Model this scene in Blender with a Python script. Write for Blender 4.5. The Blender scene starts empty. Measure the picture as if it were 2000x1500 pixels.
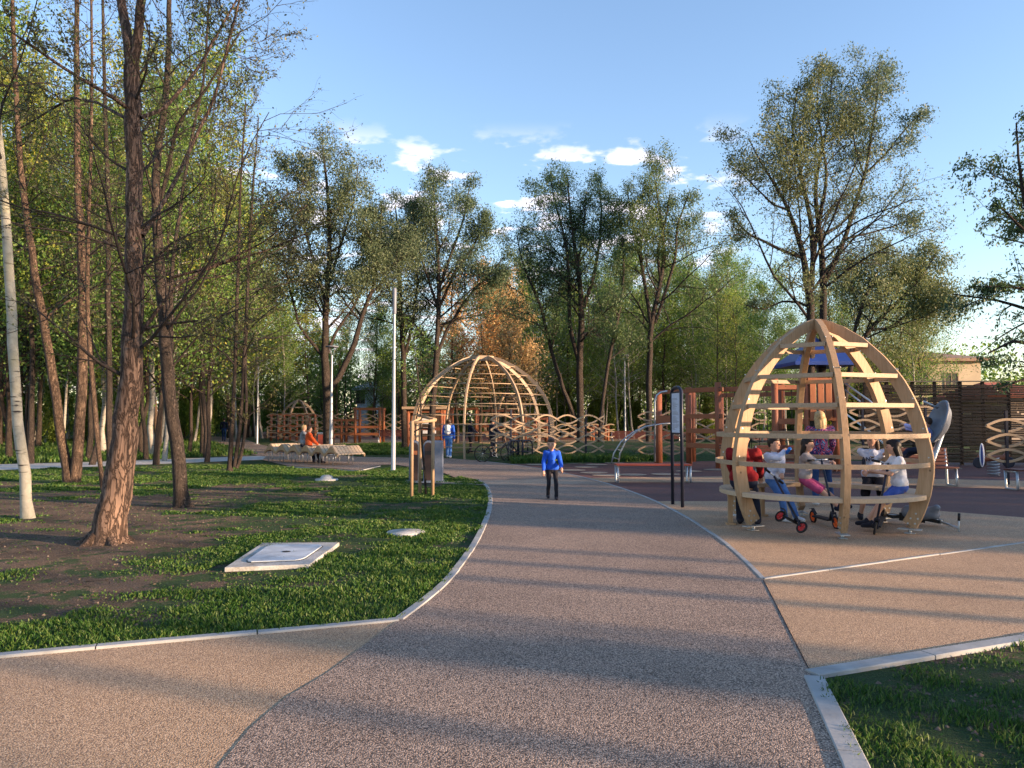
import bpy, math, random
import numpy as np
from mathutils import Vector, Matrix
R = math.radians
C = bpy.context.scene.collection
# ---------------------------------------------------------------- camera
F = 1500.0; PITCH = math.atan(70/1500); CH = 1.6
cam = bpy.data.cameras.new('camera'); camo = bpy.data.objects.new('camera', cam); C.objects.link(camo)
camo.location = (0, 0, CH); camo.rotation_euler = (R(90)+PITCH, 0, 0)
cam.sensor_width = 36; cam.lens = 36*F/2000; cam.clip_start = .05; cam.clip_end = 3000
bpy.context.scene.camera = camo
# ---------------------------------------------------------------- light
SUN_EL, SUN_AZ = 8.9, 110.0           # azimuth clockwise from +Y
sd = Vector((math.sin(R(SUN_AZ))*math.cos(R(SUN_EL)), math.cos(R(SUN_AZ))*math.cos(R(SUN_EL)), math.sin(R(SUN_EL))))
sun = bpy.data.lights.new('sun', 'SUN'); suno = bpy.data.objects.new('sun', sun); C.objects.link(suno)
sun.energy = 5.0; sun.angle = R(0.9); sun.color = (1.0, .68, .43)
suno.rotation_euler = sd.to_track_quat('Z', 'Y').to_euler()
W = bpy.data.worlds.new('World'); bpy.context.scene.world = W; W.use_nodes = True
nt = W.node_tree; nt.nodes.clear(); L = nt.links
def wn(t, **k):
    n = nt.nodes.new(t)
    for a, b in k.items(): setattr(n, a, b)
    return n
sky = wn('ShaderNodeTexSky', sky_type='NISHITA', sun_disc=False, sun_elevation=R(14), sun_rotation=R(SUN_AZ), altitude=200, air_density=1.25, dust_density=.35, ozone_density=2.2)
tc = wn('ShaderNodeTexCoord')
sep = wn('ShaderNodeSeparateXYZ'); L.new(tc.outputs['Generated'], sep.inputs[0])
# clouds: noise on the view direction flattened on a high plane
addz = wn('ShaderNodeMath', operation='ADD'); L.new(sep.outputs['Z'], addz.inputs[0]); addz.inputs[1].default_value = .10
dx = wn('ShaderNodeMath', operation='DIVIDE'); L.new(sep.outputs['X'], dx.inputs[0]); L.new(addz.outputs[0], dx.inputs[1])
dy = wn('ShaderNodeMath', operation='DIVIDE'); L.new(sep.outputs['Y'], dy.inputs[0]); L.new(addz.outputs[0], dy.inputs[1])
cmb = wn('ShaderNodeCombineXYZ'); L.new(dx.outputs[0], cmb.inputs[0]); L.new(dy.outputs[0], cmb.inputs[1])
cn = wn('ShaderNodeTexNoise'); cn.inputs['Scale'].default_value = 5.2; cn.inputs['Detail'].default_value = 7; cn.inputs['Roughness'].default_value = .52
cmb.inputs[2].default_value = 5.15
L.new(cmb.outputs[0], cn.inputs['Vector'])
cr = wn('ShaderNodeMapRange', interpolation_type='SMOOTHSTEP'); cr.inputs['From Min'].default_value = .525; cr.inputs['From Max'].default_value = .62
L.new(cn.outputs['Fac'], cr.inputs['Value'])
band = wn('ShaderNodeMapRange', interpolation_type='SMOOTHSTEP'); band.inputs['From Min'].default_value = .37; band.inputs['From Max'].default_value = .30
L.new(sep.outputs['Z'], band.inputs['Value'])
side = wn('ShaderNodeMapRange', interpolation_type='SMOOTHSTEP'); side.inputs['From Min'].default_value = .34; side.inputs['From Max'].default_value = .16
L.new(sep.outputs['X'], side.inputs['Value'])
m1 = wn('ShaderNodeMath', operation='MULTIPLY'); L.new(cr.outputs[0], m1.inputs[0]); L.new(band.outputs[0], m1.inputs[1])
m2 = wn('ShaderNodeMath', operation='MULTIPLY'); L.new(m1.outputs[0], m2.inputs[0]); L.new(side.outputs[0], m2.inputs[1])
m3 = wn('ShaderNodeMath', operation='MULTIPLY'); L.new(m2.outputs[0], m3.inputs[0]); m3.inputs[1].default_value = .8
grade = wn('ShaderNodeMix', data_type='RGBA', blend_type='MULTIPLY'); grade.inputs['Factor'].default_value = 1
L.new(sky.outputs[0], grade.inputs['A']); grade.inputs['B'].default_value = (.98, .97, 1.06, 1)
mix = wn('ShaderNodeMix', data_type='RGBA'); L.new(m3.outputs[0], mix.inputs['Factor'])
L.new(grade.outputs['Result'], mix.inputs['A']); mix.inputs['B'].default_value = (5.8, 5.2, 5.6, 1)
bg = wn('ShaderNodeBackground'); bg.inputs['Strength'].default_value = .112; L.new(mix.outputs['Result'], bg.inputs['Color'])
wo = wn('ShaderNodeOutputWorld'); L.new(bg.outputs[0], wo.inputs[0])
S = bpy.context.scene
S.view_settings.view_transform = 'Standard'; S.view_settings.look = 'None'; S.view_settings.gamma = 1
S.view_settings.exposure = 1.58
S.cycles.max_bounces = 6; S.cycles.diffuse_bounces = 3; S.cycles.transparent_max_bounces = 4
# ---------------------------------------------------------------- pixel helpers (2000x1500 photo pixels)
_cp, _sp = math.cos(PITCH), math.sin(PITCH)
def ray(u, v):
    x = (u-1000)/F; y = (750-v)/F
    return Vector((x, _cp - y*_sp, _sp + y*_cp))
def G(u, v, z=0.0):
    d = ray(u, v); t = (z-CH)/d.z
    return Vector((d.x*t, d.y*t, z))
def A(u, v, Y):
    d = ray(u, v); t = Y/d.y
    return Vector((d.x*t, Y, CH+d.z*t))
# ---------------------------------------------------------------- object helpers
def tag(o, label=None, cat=None, group=None, kind=None):
    if label: o['label'] = label
    if cat: o['category'] = cat
    if group: o['group'] = group
    if kind: o['kind'] = kind
    return o
def empty(name, loc=(0, 0, 0), rz=0, label=None, cat=None, group=None):
    o = bpy.data.objects.new(name, None); C.objects.link(o)
    o.location = loc; o.rotation_euler = (0, 0, rz); o.empty_display_size = .2
    return tag(o, label, cat, group)
def mkmesh(name, V, FA, smooth=False):
    """V (n,3) array, FA: (m,k) int array or list of tuples"""
    me = bpy.data.meshes.new(name)
    V = np.asarray(V, dtype=np.float32)
    if isinstance(FA, np.ndarray):
        m, k = FA.shape
        me.vertices.add(len(V)); me.vertices.foreach_set('co', V.ravel())
        me.loops.add(m*k); me.loops.foreach_set('vertex_index', FA.astype(np.int32).ravel())
        me.polygons.add(m); me.polygons.foreach_set('loop_start', np.arange(0, m*k, k, dtype=np.int32))
        me.update(calc_edges=True)
    else:
        me.from_pydata([tuple(map(float, v)) for v in V], [], FA); me.update()
    if smooth: me.polygons.foreach_set('use_smooth', np.ones(len(me.polygons), dtype=bool))
    return me
def link(name, me, mat, parent=None):
    o = bpy.data.objects.new(name, me); C.objects.link(o)
    if mat and not me.materials: me.materials.append(mat)
    if parent: o.parent = parent
    return o
class MB:
    """collects boxes, bars, tubes -> one mesh"""
    def __init__(s): s.v = []; s.f = []; s.sm = []
    def add(s, V, FA, smooth=False):
        n = len(s.v); s.v += [tuple(map(float, p)) for p in V]
        s.f += [tuple(int(i)+n for i in f) for f in FA]; s.sm += [smooth]*len(FA)
    def box(s, c, d, rot=None):
        c = Vector(c); h = Vector(d)/2; P = []
        for i in (-1, 1):
            for j in (-1, 1):
                for k in (-1, 1):
                    p = Vector((i*h.x, j*h.y, k*h.z))
                    if rot: p = rot @ p
                    P.append(c+p)
        s.add(P, [(0, 1, 3, 2), (4, 6, 7, 5), (0, 4, 5, 1), (2, 3, 7, 6), (0, 2, 6, 4), (1, 5, 7, 3)])
    def bar(s, a, b, w, t, up=(0, 0, 1)):
        a = Vector(a); b = Vector(b); d = b-a; ln = d.length; d.normalize(); up = Vector(up)
        x = d.cross(up)
        if x.length < 1e-4: x = d.cross(Vector((1, 0, 0)))
        x.normalize(); z = x.cross(d)
        s.box((a+b)/2, (w, ln, t), Matrix((x, d, z)).transposed())
    def tube(s, pts, r, n=8, cap=True, closed=False):
        pts = [Vector(p) for p in pts]; m = len(pts)
        rr = r if hasattr(r, '__len__') else [r]*m
        V = []; ref = None
        for i, p in enumerate(pts):
            if closed: d = pts[(i+1) % m]-pts[i-1]
            else: d = pts[min(i+1, m-1)]-pts[max(i-1, 0)]
            d.normalize()
            if ref is None:
                ref = d.cross(Vector((0, 0, 1)))
                if ref.length < .05: ref = d.cross(Vector((0, 1, 0)))
            ref = (ref-d*ref.dot(d)).normalized(); y = d.cross(ref)
            for k in range(n):
                a = 2*math.pi*k/n; V.append(p+(ref*math.cos(a)+y*math.sin(a))*rr[i])
        FA = []
        for i in range(m if closed else m-1):
            j = (i+1) % m
            for k in range(n):
                l = (k+1) % n; FA.append((i*n+k, i*n+l, j*n+l, j*n+k))
        s.add(V, FA, True)
        if cap and not closed:
            n0 = len(s.v)-len(V)
            s.f += [tuple(n0+k for k in range(n-1, -1, -1)), tuple(n0+(m-1)*n+k for k in range(n))]; s.sm += [False]*2
    def prism(s, poly, ext):
        """poly: list of 3d pts (planar), ext: extrusion vector"""
        n = len(poly); e = Vector(ext); P = [Vector(p) for p in poly]
        V = P+[p+e for p in P]
        s.add(V, [tuple(range(n-1, -1, -1)), tuple(range(n, 2*n))]+[(i, (i+1) % n, n+(i+1) % n, n+i) for i in range(n)])
    def lathe(s, prof, n=24, c=(0, 0, 0)):
        V = []; m = len(prof)
        for r, z in prof:
            for k in range(n):
                a = 2*math.pi*k/n; V.append((c[0]+r*math.cos(a), c[1]+r*math.sin(a), c[2]+z))
        s.add(V, [(i*n+k, i*n+(k+1) % n, (i+1)*n+(k+1) % n, (i+1)*n+k) for i in range(m-1) for k in range(n)], True)
    def ribbon(s, pts, w, t, up=(0, 0, 1)):
        """a bent flat slat of width w (along up) and thickness t along pts"""
        pts = [Vector(p) for p in pts]; m = len(pts); V = []
        for i, p in enumerate(pts):
            d = (pts[min(i+1, m-1)]-pts[max(i-1, 0)]).normalized()
            x = d.cross(Vector(up)).normalized(); z = x.cross(d)
            for a, b in ((-1, -1), (1, -1), (1, 1), (-1, 1)): V.append(p+x*(a*t/2)+z*(b*w/2))
        FA = [(i*4+k, i*4+(k+1) % 4, i*4+4+(k+1) % 4, i*4+4+k) for i in range(m-1) for k in range(4)]
        FA += [(3, 2, 1, 0), tuple((m-1)*4+k for k in range(4))]
        s.add(V, FA)
    def build(s, name, mat, parent=None, bevel=0):
        me = bpy.data.meshes.new(name); me.from_pydata(s.v, [], s.f); me.update()
        me.polygons.foreach_set('use_smooth', np.array(s.sm, dtype=bool))
        o = link(name, me, mat, parent)
        if bevel:
            b = o.modifiers.new('bevel', 'BEVEL'); b.width = bevel; b.segments = 2; b.limit_method = 'ANGLE'
        return o
def copy_tree(o, parent=None):
    c = o.copy(); C.objects.link(c); c.parent = parent
    for ch in list(o.children): copy_tree(ch, c)
    return c
# ---------------------------------------------------------------- materials
def nmat(name):
    m = bpy.data.materials.new(name); m.use_nodes = True; t = m.node_tree
    b = t.nodes['Principled BSDF']; b.inputs['Specular IOR Level'].default_value = .3
    return m, t, b
def N(t, typ, **k):
    n = t.nodes.new(typ)
    for a, v in k.items():
        if a in n.inputs: n.inputs[a].default_value = v
        else: setattr(n, a, v)
    return n
def rampn(t, src, stops, interp='LINEAR'):
    r = N(t, 'ShaderNodeValToRGB'); e = r.color_ramp.elements; r.color_ramp.interpolation = interp
    while len(e) < len(stops): e.new(.5)
    for i, (p, c) in enumerate(stops): e[i].position = p; e[i].color = (*c, 1) if len(c) == 3 else c
    t.links.new(src, r.inputs[0]); return r.outputs[0]
def mixc(t, fac, a, b, blend='MIX'):
    m = N(t, 'ShaderNodeMix', data_type='RGBA', blend_type=blend)
    for s, v in (('Factor', fac), ('A', a), ('B', b)):
        if isinstance(v, (int, float)): m.inputs[s].default_value = v
        elif isinstance(v, tuple): m.inputs[s].default_value = (*v, 1)
        else: t.links.new(v, m.inputs[s])
    return m.outputs['Result']
def noise(t, scale, detail=4, rough=.55, vec=None, dist=0):
    n = N(t, 'ShaderNodeTexNoise', Scale=scale, Detail=detail, Roughness=rough, Distortion=dist)
    if vec is None:
        c = N(t, 'ShaderNodeTexCoord'); vec = c.outputs['Object']
    t.links.new(vec, n.inputs['Vector']); return n
def bump(t, b, h, strength=.3, dist=.01):
    n = N(t, 'ShaderNodeBump', Strength=strength, Distance=dist); t.links.new(h, n.inputs['Height']); t.links.new(n.outputs[0], b.inputs['Normal'])
def paint(name, col, rough=.5, metal=0, var=.12, scale=9, bmp=0):
    m, t, b = nmat(name); n = noise(t, scale)
    lo = tuple(c*(1-var) for c in col); hi = tuple(min(1, c*(1+var)) for c in col)
    c = rampn(t, n.outputs['Fac'], [(.3, lo), (.7, hi)]); t.links.new(c, b.inputs['Base Color'])
    b.inputs['Roughness'].default_value = rough; b.inputs['Metallic'].default_value = metal
    if bmp: n2 = noise(t, scale*8); bump(t, b, n2.outputs['Fac'], bmp, .004)
    return m
def cloth(name, col, var=.2, scale=14):
    m = paint(name, col, .9, 0, .32, 7, .5)
    return m
def wood(name, c1, c2, rough=.65, axis='Z', scale=6, knots=True):
    """streaky grain along local axis"""
    m, t, b = nmat(name)
    co = N(t, 'ShaderNodeTexCoord'); mp = N(t, 'ShaderNodeMapping'); t.links.new(co.outputs['Object'], mp.inputs[0])
    s = {'X': (1, 14, 14), 'Y': (14, 1, 14), 'Z': (14, 14, 1.2)}[axis]; mp.inputs['Scale'].default_value = s
    n = noise(t, scale*.5, 6, .6, mp.outputs[0], .6)
    n2 = noise(t, 1.7, 3)
    c = rampn(t, n.outputs['Fac'], [(.3, c1), (.5, tuple((a+b_)/2 for a, b_ in zip(c1, c2))), (.72, c2)])
    lo = mixc(t, n2.outputs['Fac'], c, mixc(t, 1.0, c, (.72, .66, .6), 'MULTIPLY'))
    if knots:
        v = N(t, 'ShaderNodeTexVoronoi', Scale=4.5); t.links.new(co.outputs['Object'], v.inputs['Vector'])
        k = rampn(t, v.outputs['Distance'], [(.05, (1, 1, 1)), (.11, (0, 0, 0))])
        lo = mixc(t, k, lo, tuple(x*.3 for x in c1))
    t.links.new(lo, b.inputs['Base Color']); b.inputs['Roughness'].default_value = rough
    bump(t, b, n.outputs['Fac'], .25, .004)
    return m
M = {}
M['ribwood'] = wood('rib wood', (.34, .225, .125), (.50, .345, .21), .6)
M['palewood'] = wood('pale wood', (.34, .25, .165), (.48, .37, .26), .6, 'X')
M['seatwood'] = wood('bench wood', (.46, .36, .25), (.58, .47, .34), .55, 'X', knots=False)
M['domewood'] = wood('weathered dome wood', (.33, .25, .17), (.46, .36, .26), .6)
M['redwood'] = wood('red stained log', (.22, .08, .045), (.34, .125, .068), .55)
M['redwoodh'] = wood('red stained board', (.26, .095, .05), (.38, .145, .075), .55, 'X')
M['orange'] = wood('orange stained board', (.30, .11, .05), (.42, .155, .07), .5)
M['batten'] = wood('brown batten', (.035, .024, .018), (.10, .068, .048), .75, 'X')
M['benchred'] = wood('red bench slat', (.26, .055, .035), (.40, .09, .06), .45, 'X', knots=False)
M['benchdark'] = wood('dark bench slat', (.06, .02, .018), (.11, .035, .03), .45, 'X', knots=False)
M['stake'] = wood('round stake wood', (.30, .21, .13), (.46, .34, .22), .8)
M['steel'] = paint('galvanised steel', (.42, .45, .48), .38, .7, .12, 20)
M['pole'] = paint('grey pole', (.30, .33, .37), .42, .3, .1, 5)
M['dark'] = paint('dark blue black paint', (.018, .022, .04), .35, .2)
M['black'] = paint('black rubber', (.012, .012, .014), .55, 0, .3, 30)
M['greyplastic'] = paint('grey plastic', (.16, .18, .22), .45, 0, .1, 12)
M['greybin'] = paint('grey bin sheet metal', (.12, .15, .21), .45, .15, .12, 6)
M['white'] = paint('white paint', (.75, .76, .8), .5, 0, .05)
M['blueroof'] = paint('blue roof panel', (.02, .05, .22), .4, 0, .12, 3)
M['red'] = paint('red plastic', (.5, .03, .03), .4)
M['orangeplastic'] = paint('orange plastic', (.75, .12, .02), .4)
# ---------------------------------------------------------------- ground materials
def ground_mat():
    m, t, b = nmat('park soil and grass'); co = N(t, 'ShaderNodeTexCoord').outputs['Object']
    big = noise(t, .35, 5, .6, co); mid = noise(t, 2.3, 6, .65, co); fine = noise(t, 60, 4, .7, co)
    dirt = rampn(t, fine.outputs['Fac'], [(.34, (.03, .022, .017)), (.5, (.13, .095, .068)), (.68, (.32, .25, .19))]); pt = noise(t, 1.1, 6, .7, co); dirt = mixc(t, 1.0, dirt, rampn(t, pt.outputs['Fac'], [(.35, (.42, .40, .40)), (.6, (1.25, 1.15, 1.05))]), 'MULTIPLY')
    grass = rampn(t, fine.outputs['Fac'], [(.3, (.012, .03, .008)), (.6, (.035, .085, .018)), (.8, (.07, .13, .03))])
    ad = N(t, 'ShaderNodeMath', operation='ADD'); t.links.new(big.outputs['Fac'], ad.inputs[0]); t.links.new(mid.outputs['Fac'], ad.inputs[1])
    # more bare soil towards the trees on the left
    sp = N(t, 'ShaderNodeSeparateXYZ'); t.links.new(co, sp.inputs[0])
    lf = N(t, 'ShaderNodeMapRange'); lf.inputs['From Min'].default_value = -3.0; lf.inputs['From Max'].default_value = -7.5
    lf.inputs['To Max'].default_value = .26; t.links.new(sp.outputs['X'], lf.inputs['Value'])
    yf = N(t, 'ShaderNodeMapRange'); yf.inputs['From Min'].default_value = 22; yf.inputs['From Max'].default_value = 16; t.links.new(sp.outputs['Y'], yf.inputs['Value'])
    mu = N(t, 'ShaderNodeMath', operation='MULTIPLY'); t.links.new(lf.outputs[0], mu.inputs[0]); t.links.new(yf.outputs[0], mu.inputs[1])
    rx = N(t, 'ShaderNodeMapRange'); rx.inputs['From Min'].default_value = 2.0; rx.inputs['From Max'].default_value = 2.6; rx.inputs['To Max'].default_value = .13; t.links.new(sp.outputs['X'], rx.inputs['Value'])
    ry_ = N(t, 'ShaderNodeMapRange'); ry_.inputs['From Min'].default_value = 8; ry_.inputs['From Max'].default_value = 6; t.links.new(sp.outputs['Y'], ry_.inputs['Value'])
    mr = N(t, 'ShaderNodeMath', operation='MULTIPLY'); t.links.new(rx.outputs[0], mr.inputs[0]); t.links.new(ry_.outputs[0], mr.inputs[1])
    mm = N(t, 'ShaderNodeMath', operation='ADD'); t.links.new(mu.outputs[0], mm.inputs[0]); t.links.new(mr.outputs[0], mm.inputs[1])
    ad2 = N(t, 'ShaderNodeMath', operation='ADD'); t.links.new(ad.outputs[0], ad2.inputs[0]); t.links.new(mm.outputs[0], ad2.inputs[1])
    ms = rampn(t, ad2.outputs[0], [(.0, (0, 0, 0)), (1.0, (1, 1, 1))])
    f = N(t, 'ShaderNodeMapRange', interpolation_type='SMOOTHSTEP'); f.inputs['From Min'].default_value = 1.03; f.inputs['From Max'].default_value = 1.15
    t.links.new(ad2.outputs[0], f.inputs['Value'])
    t.links.new(mixc(t, f.outputs[0], grass, dirt), b.inputs['Base Color']); b.inputs['Roughness'].default_value = .95
    hb = N(t, 'ShaderNodeMath', operation='MULTIPLY_ADD'); t.links.new(mid.outputs['Fac'], hb.inputs[0]); hb.inputs[1].default_value = 4; t.links.new(fine.outputs['Fac'], hb.inputs[2])
    bump(t, b, hb.outputs[0], 1.0, .05)
    return m
def gravel(name, stones, scale=105, grout=(.03, .028, .03)):
    """resin-bound gravel: many little stones of several tints"""
    m, t, b = nmat(name); co = N(t, 'ShaderNodeTexCoord').outputs['Object']
    v = N(t, 'ShaderNodeTexVoronoi', Scale=scale, Randomness=1.0); t.links.new(co, v.inputs['Vector'])
    sep = N(t, 'ShaderNodeSeparateColor'); t.links.new(v.outputs['Color'], sep.inputs[0])
    n = len(stones); c = rampn(t, sep.outputs[0], [(i/n, s) for i, s in enumerate(stones)], 'CONSTANT')
    edge = rampn(t, v.outputs['Distance'], [(.36, (1, 1, 1)), (.70, (.44, .41, .40))])
    c = mixc(t, 1.0, c, edge, 'MULTIPLY')
    big = noise(t, .8, 5, .6, co); st = rampn(t, big.outputs['Fac'], [(.28, (.80, .79, .79)), (.5, (.98, .97, .97)), (.7, (1.1, 1.08, 1.06))])
    sm = noise(t, 5.5, 5, .7, co); st = mixc(t, 1.0, st, rampn(t, sm.outputs['Fac'], [(.25, (.78, .76, .75)), (.42, (1, 1, 1))]), 'MULTIPLY')
    c = mixc(t, 1.0, c, st, 'MULTIPLY')
    t.links.new(c, b.inputs['Base Color']); b.inputs['Roughness'].default_value = .72
    inv = N(t, 'ShaderNodeMath', operation='SUBTRACT'); inv.inputs[0].default_value = 1; t.links.new(v.outputs['Distance'], inv.inputs[1])
    bump(t, b, inv.outputs[0], .55, .006)
    return m
M['ground'] = ground_mat()
M['gravelgrey'] = gravel('grey mauve resin gravel', [(.41, .315, .245), (.22, .17, .135), (.60, .47, .37), (.31, .24, .19), (.11, .085, .07), (.50, .37, .28), (.36, .28, .22)], 125)
M['gravelbeige'] = gravel('beige resin gravel', [(.58, .40, .245), (.47, .315, .185), (.68, .49, .32), (.52, .35, .205), (.33, .225, .145), (.62, .42, .26)], 120)
M['rubber'] = gravel('red rubber granulate', [(.17, .085, .075), (.13, .065, .06), (.20, .10, .09), (.15, .075, .07)], 160)
M['rubberfar'] = gravel('brick red rubber granulate', [(.40, .17, .11), (.34, .13, .09), (.44, .19, .13)], 160)
M['spot'] = gravel('cream rubber granulate', [(.46, .37, .28), (.40, .32, .24), (.5, .41, .32)], 160)
M['kerb'] = paint('concrete kerb', (.30, .31, .31), .8, 0, .18, 5, .4)
M['concrete'] = paint('pale concrete', (.46, .47, .48), .8, 0, .2, 7, .5)
# ---------------------------------------------------------------- ground and sheets
def sheet(name, pts, z, mat, px=True, sub=False):
    P = [G(*p) for p in pts] if px else [Vector((p[0], p[1], 0)) for p in pts]
    me = bpy.data.meshes.new(name); me.from_pydata([(p.x, p.y, z) for p in P], [], [tuple(range(len(P)))]); me.update()
    import bmesh
    bm = bmesh.new(); bm.from_mesh(me); bmesh.ops.triangulate(bm, faces=bm.faces, ngon_method='EAR_CLIP')
    bmesh.ops.recalc_face_normals(bm, faces=bm.faces)
    for f in bm.faces:
        if f.normal.z < 0: f.normal_flip()
    bm.to_mesh(me); bm.free()
    return tag(link(name, me, mat), kind='structure')
def smooth_line(pts, n=6, px=True):
    P = [G(*p) if px else Vector((p[0], p[1], 0)) for p in pts]
    out = []
    for i in range(len(P)-1):
        a = P[max(i-1, 0)]; b = P[i]; c = P[i+1]; d = P[min(i+2, len(P)-1)]
        for k in range(n):
            t = k/n; out.append(.5*((2*b)+(c-a)*t+(2*a-5*b+4*c-d)*t*t+(3*b-a-3*c+d)*t**3))
    out.append(P[-1]); return out
def kerbline(name, pts, w=.08, top=.03, mat=None):
    """concrete kerb run of short stones with joints"""
    mb = MB(); P0 = [Vector(p) for p in pts]; cum = [0]
    for i in range(1, len(P0)): cum.append(cum[-1]+(P0[i]-P0[i-1]).length)
    def at(s):
        for i in range(1, len(P0)):
            if s <= cum[i] or i == len(P0)-1: return P0[i-1].lerp(P0[i], (s-cum[i-1])/max(cum[i]-cum[i-1], 1e-6))
    n_ = max(1, min(60, round(cum[-1]/1.0))); r_ = random.Random(len(pts))
    for q in range(n_):
        a, b_ = cum[-1]*q/n_+.005, cum[-1]*(q+1)/n_-.005
        P = [at(a)]+[p for p, c in zip(P0, cum) if a < c < b_]+[at(b_)]; m = len(P); V = []; tq = top+r_.uniform(-.003, .003); j = r_.uniform(-.004, .004)
        for i, p in enumerate(P):
            d = P[min(i+1, m-1)]-P[max(i-1, 0)]; d.z = 0; d.normalize(); x = Vector((d.y, -d.x, 0)); p = p+x*j
            V += [(p-x*w/2)[:2]+(-.1,), (p-x*w/2)[:2]+(tq-.006,), (p-x*(w/2-.006))[:2]+(tq,), (p+x*(w/2-.006))[:2]+(tq,), (p+x*w/2)[:2]+(tq-.006,), (p+x*w/2)[:2]+(-.1,)]
        mb.add(V, [(i*6+k, i*6+k+1, i*6+7+k, i*6+6+k) for i in range(m-1) for k in range(5)]+[tuple(range(6)), tuple(range(m*6-1, m*6-7, -1))])
    FA = []; V = []; P = P0; m = 0
    o = mb.build(name, mat or M['kerb']); tag(o, kind='structure')
    import bmesh
    bm = bmesh.new(); bm.from_mesh(o.data); bmesh.ops.recalc_face_normals(bm, faces=bm.faces); bm.to_mesh(o.data); bm.free()
    return o
# base ground: a real sheet reaching the horizon, gently uneven in the far wood
def base_ground():
    n = 90; xs = np.concatenate([np.linspace(-900, -60, 12)[:-1], np.linspace(-60, 60, n), np.linspace(60, 900, 12)[1:]])
    ys = np.concatenate([np.linspace(-300, -30, 6)[:-1], np.linspace(-30, 110, n), np.linspace(110, 1500, 14)[1:]])
    X, Y = np.meshgrid(xs, ys); Z = np.zeros_like(X)
    k = len(xs); V = np.stack([X.ravel(), Y.ravel(), Z.ravel()], 1)
    i = np.arange(len(ys)-1)[:, None]*k+np.arange(k-1)[None]; FA = np.stack([i, i+1, i+k+1, i+k], -1).reshape(-1, 4)
    return tag(link('ground', mkmesh('ground', V, FA), M['ground']), kind='structure')
base_ground()
lawn_edge = [(-600, 1345), (0, 1286), (300, 1258), (600, 1231), (778, 1214)]
curve_edge = [(778, 1214), (830, 1175), (872, 1137), (910, 1090), (938, 1042), (955, 1000), (957, 970), (948, 948), (930, 938)]
gold_curve = [(1490, 1133), (1440, 1083), (1392, 1045), (1330, 1006), (1270, 976), (1200, 950), (1130, 931), (1060, 917), (1000, 908), (930, 900)]
# grey main path
ce = [(p.x, p.y) for p in smooth_line(curve_edge)]; gc = [(p.x, p.y) for p in smooth_line(gold_curve)]
def g2(u, v): p = G(u, v); return (p.x, p.y)
grey = [g2(640, 1318), g2(560, 1366), g2(490, 1426), g2(430, 1500), g2(330, 1700), g2(300, 1900)]
grey += [(-.6, -6), (4.2, -6), g2(1672, 1502), g2(1582, 1320)]+gc+[g2(880, 896), g2(700, 893), g2(560, 880), g2(505, 868), g2(470, 855), g2(420, 853), g2(385, 858), g2(400, 866), g2(440, 878), g2(500, 890), g2(520, 892), g2(512, 899), g2(560, 910), g2(640, 915), g2(700, 919), g2(740, 909), g2(770, 908), g2(860, 922), g2(900, 938)]+ce[::-1]
sheet('path_surface', grey, .016, M['gravelgrey'], px=False)
beigeL = [(778, 1214)]+lawn_edge[::-1][1:]
bl = [g2(*p) for p in beigeL]+[(-9, -6), (-.6, -6), g2(300, 1900), g2(330, 1700), g2(430, 1500), g2(490, 1426), g2(560, 1366), g2(640, 1318)]
sheet('beige_paving', bl, .012, M['gravelbeige'], px=False)
br = [g2(1490, 1133), g2(1582, 1320), g2(2000, 1250), (16, 3.6), (16, 10), g2(2500, 1060), g2(2300, 1045), g2(2000, 1012), g2(1820, 998), g2(1640, 985), g2(1430, 980), g2(1285, 980)]+[p for p in gc if 0][:0]
sub = [p for p in gc if p[1] < g2(1285, 980)[1]]
sheet('beige_paving', br+sub[::-1], .012, M['gravelbeige'], px=False)
# red rubber
sub2 = [p for p in gc if g2(1285, 980)[1] <= p[1] < g2(1180, 943)[1]]
rub = [g2(1285, 980), g2(1430, 980), g2(1640, 985), g2(1820, 998), g2(2000, 1012), g2(2300, 1045), g2(2500, 1060), g2(2400, 985), g2(2000, 957), g2(1820, 950), g2(1430, 943), g2(1180, 943)]
sheet('rubber_surface', rub+sub2[::-1], .008, M['rubber'], px=False)
strip = [(1180, 943), (1430, 943), (1820, 950), (2000, 957), (2400, 985), (2400, 962), (2000, 940), (1820, 936), (1430, 931), (1142, 934)]
sheet('paving_strip', strip, .012, M['gravelbeige'])
rub2 = [(1142, 934), (1430, 931), (1820, 936), (2000, 940), (2400, 962), (2300, 905), (1900, 901), (1430, 900), (1200, 902), (1020, 903), (990, 906), (1060, 917)]
sheet('rubber_surface', rub2, .004, M['rubber'])
sheet('paving_strip', [(800, 944), (1130, 935), (1175, 946), (960, 949)], .020, M['spot'])
# far play surfaces
sheet('rubber_surface', [(478, 852), (560, 858), (760, 858), (820, 862), (1300, 856), (1500, 862), (1500, 843), (1280, 838), (900, 836), (480, 838)], .004, M['rubberfar'])
sheet('path_surface', [(560, 858.3), (600, 870), (790, 864), (1290, 862), (1300, 856.3), (820, 862.3), (760, 858.3)], .004, M['gravelbeige'])
sheet('path_surface', [(-900, 930), (200, 902), (520, 890), (560, 896), (200, 911), (-900, 950)], .006, M['concrete'])
for u, v, r in [(1115, 905, .42), (1165, 908, .4), (1145, 913, .4), (1118, 919, .42), (1160, 924, .42), (1185, 929, .42), (1235, 928, .42), (1300, 927, .42), (1345, 921, .4), (1400, 918, .42), (1200, 905, .35), (1050, 908, .4), (1850, 915, .45), (1760, 912, .45)]:
    c = G(u, v); me = [(c.x+r*math.cos(a*.2618), c.y+r*math.sin(a*.2618)) for a in range(24)]
    tag(sheet('rubber_dot', me, .0165, M['spot'], px=False), kind='structure')
kerbline('kerb', [G(*p) for p in lawn_edge], .085)
kerbline('kerb', smooth_line(curve_edge), .085)
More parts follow.
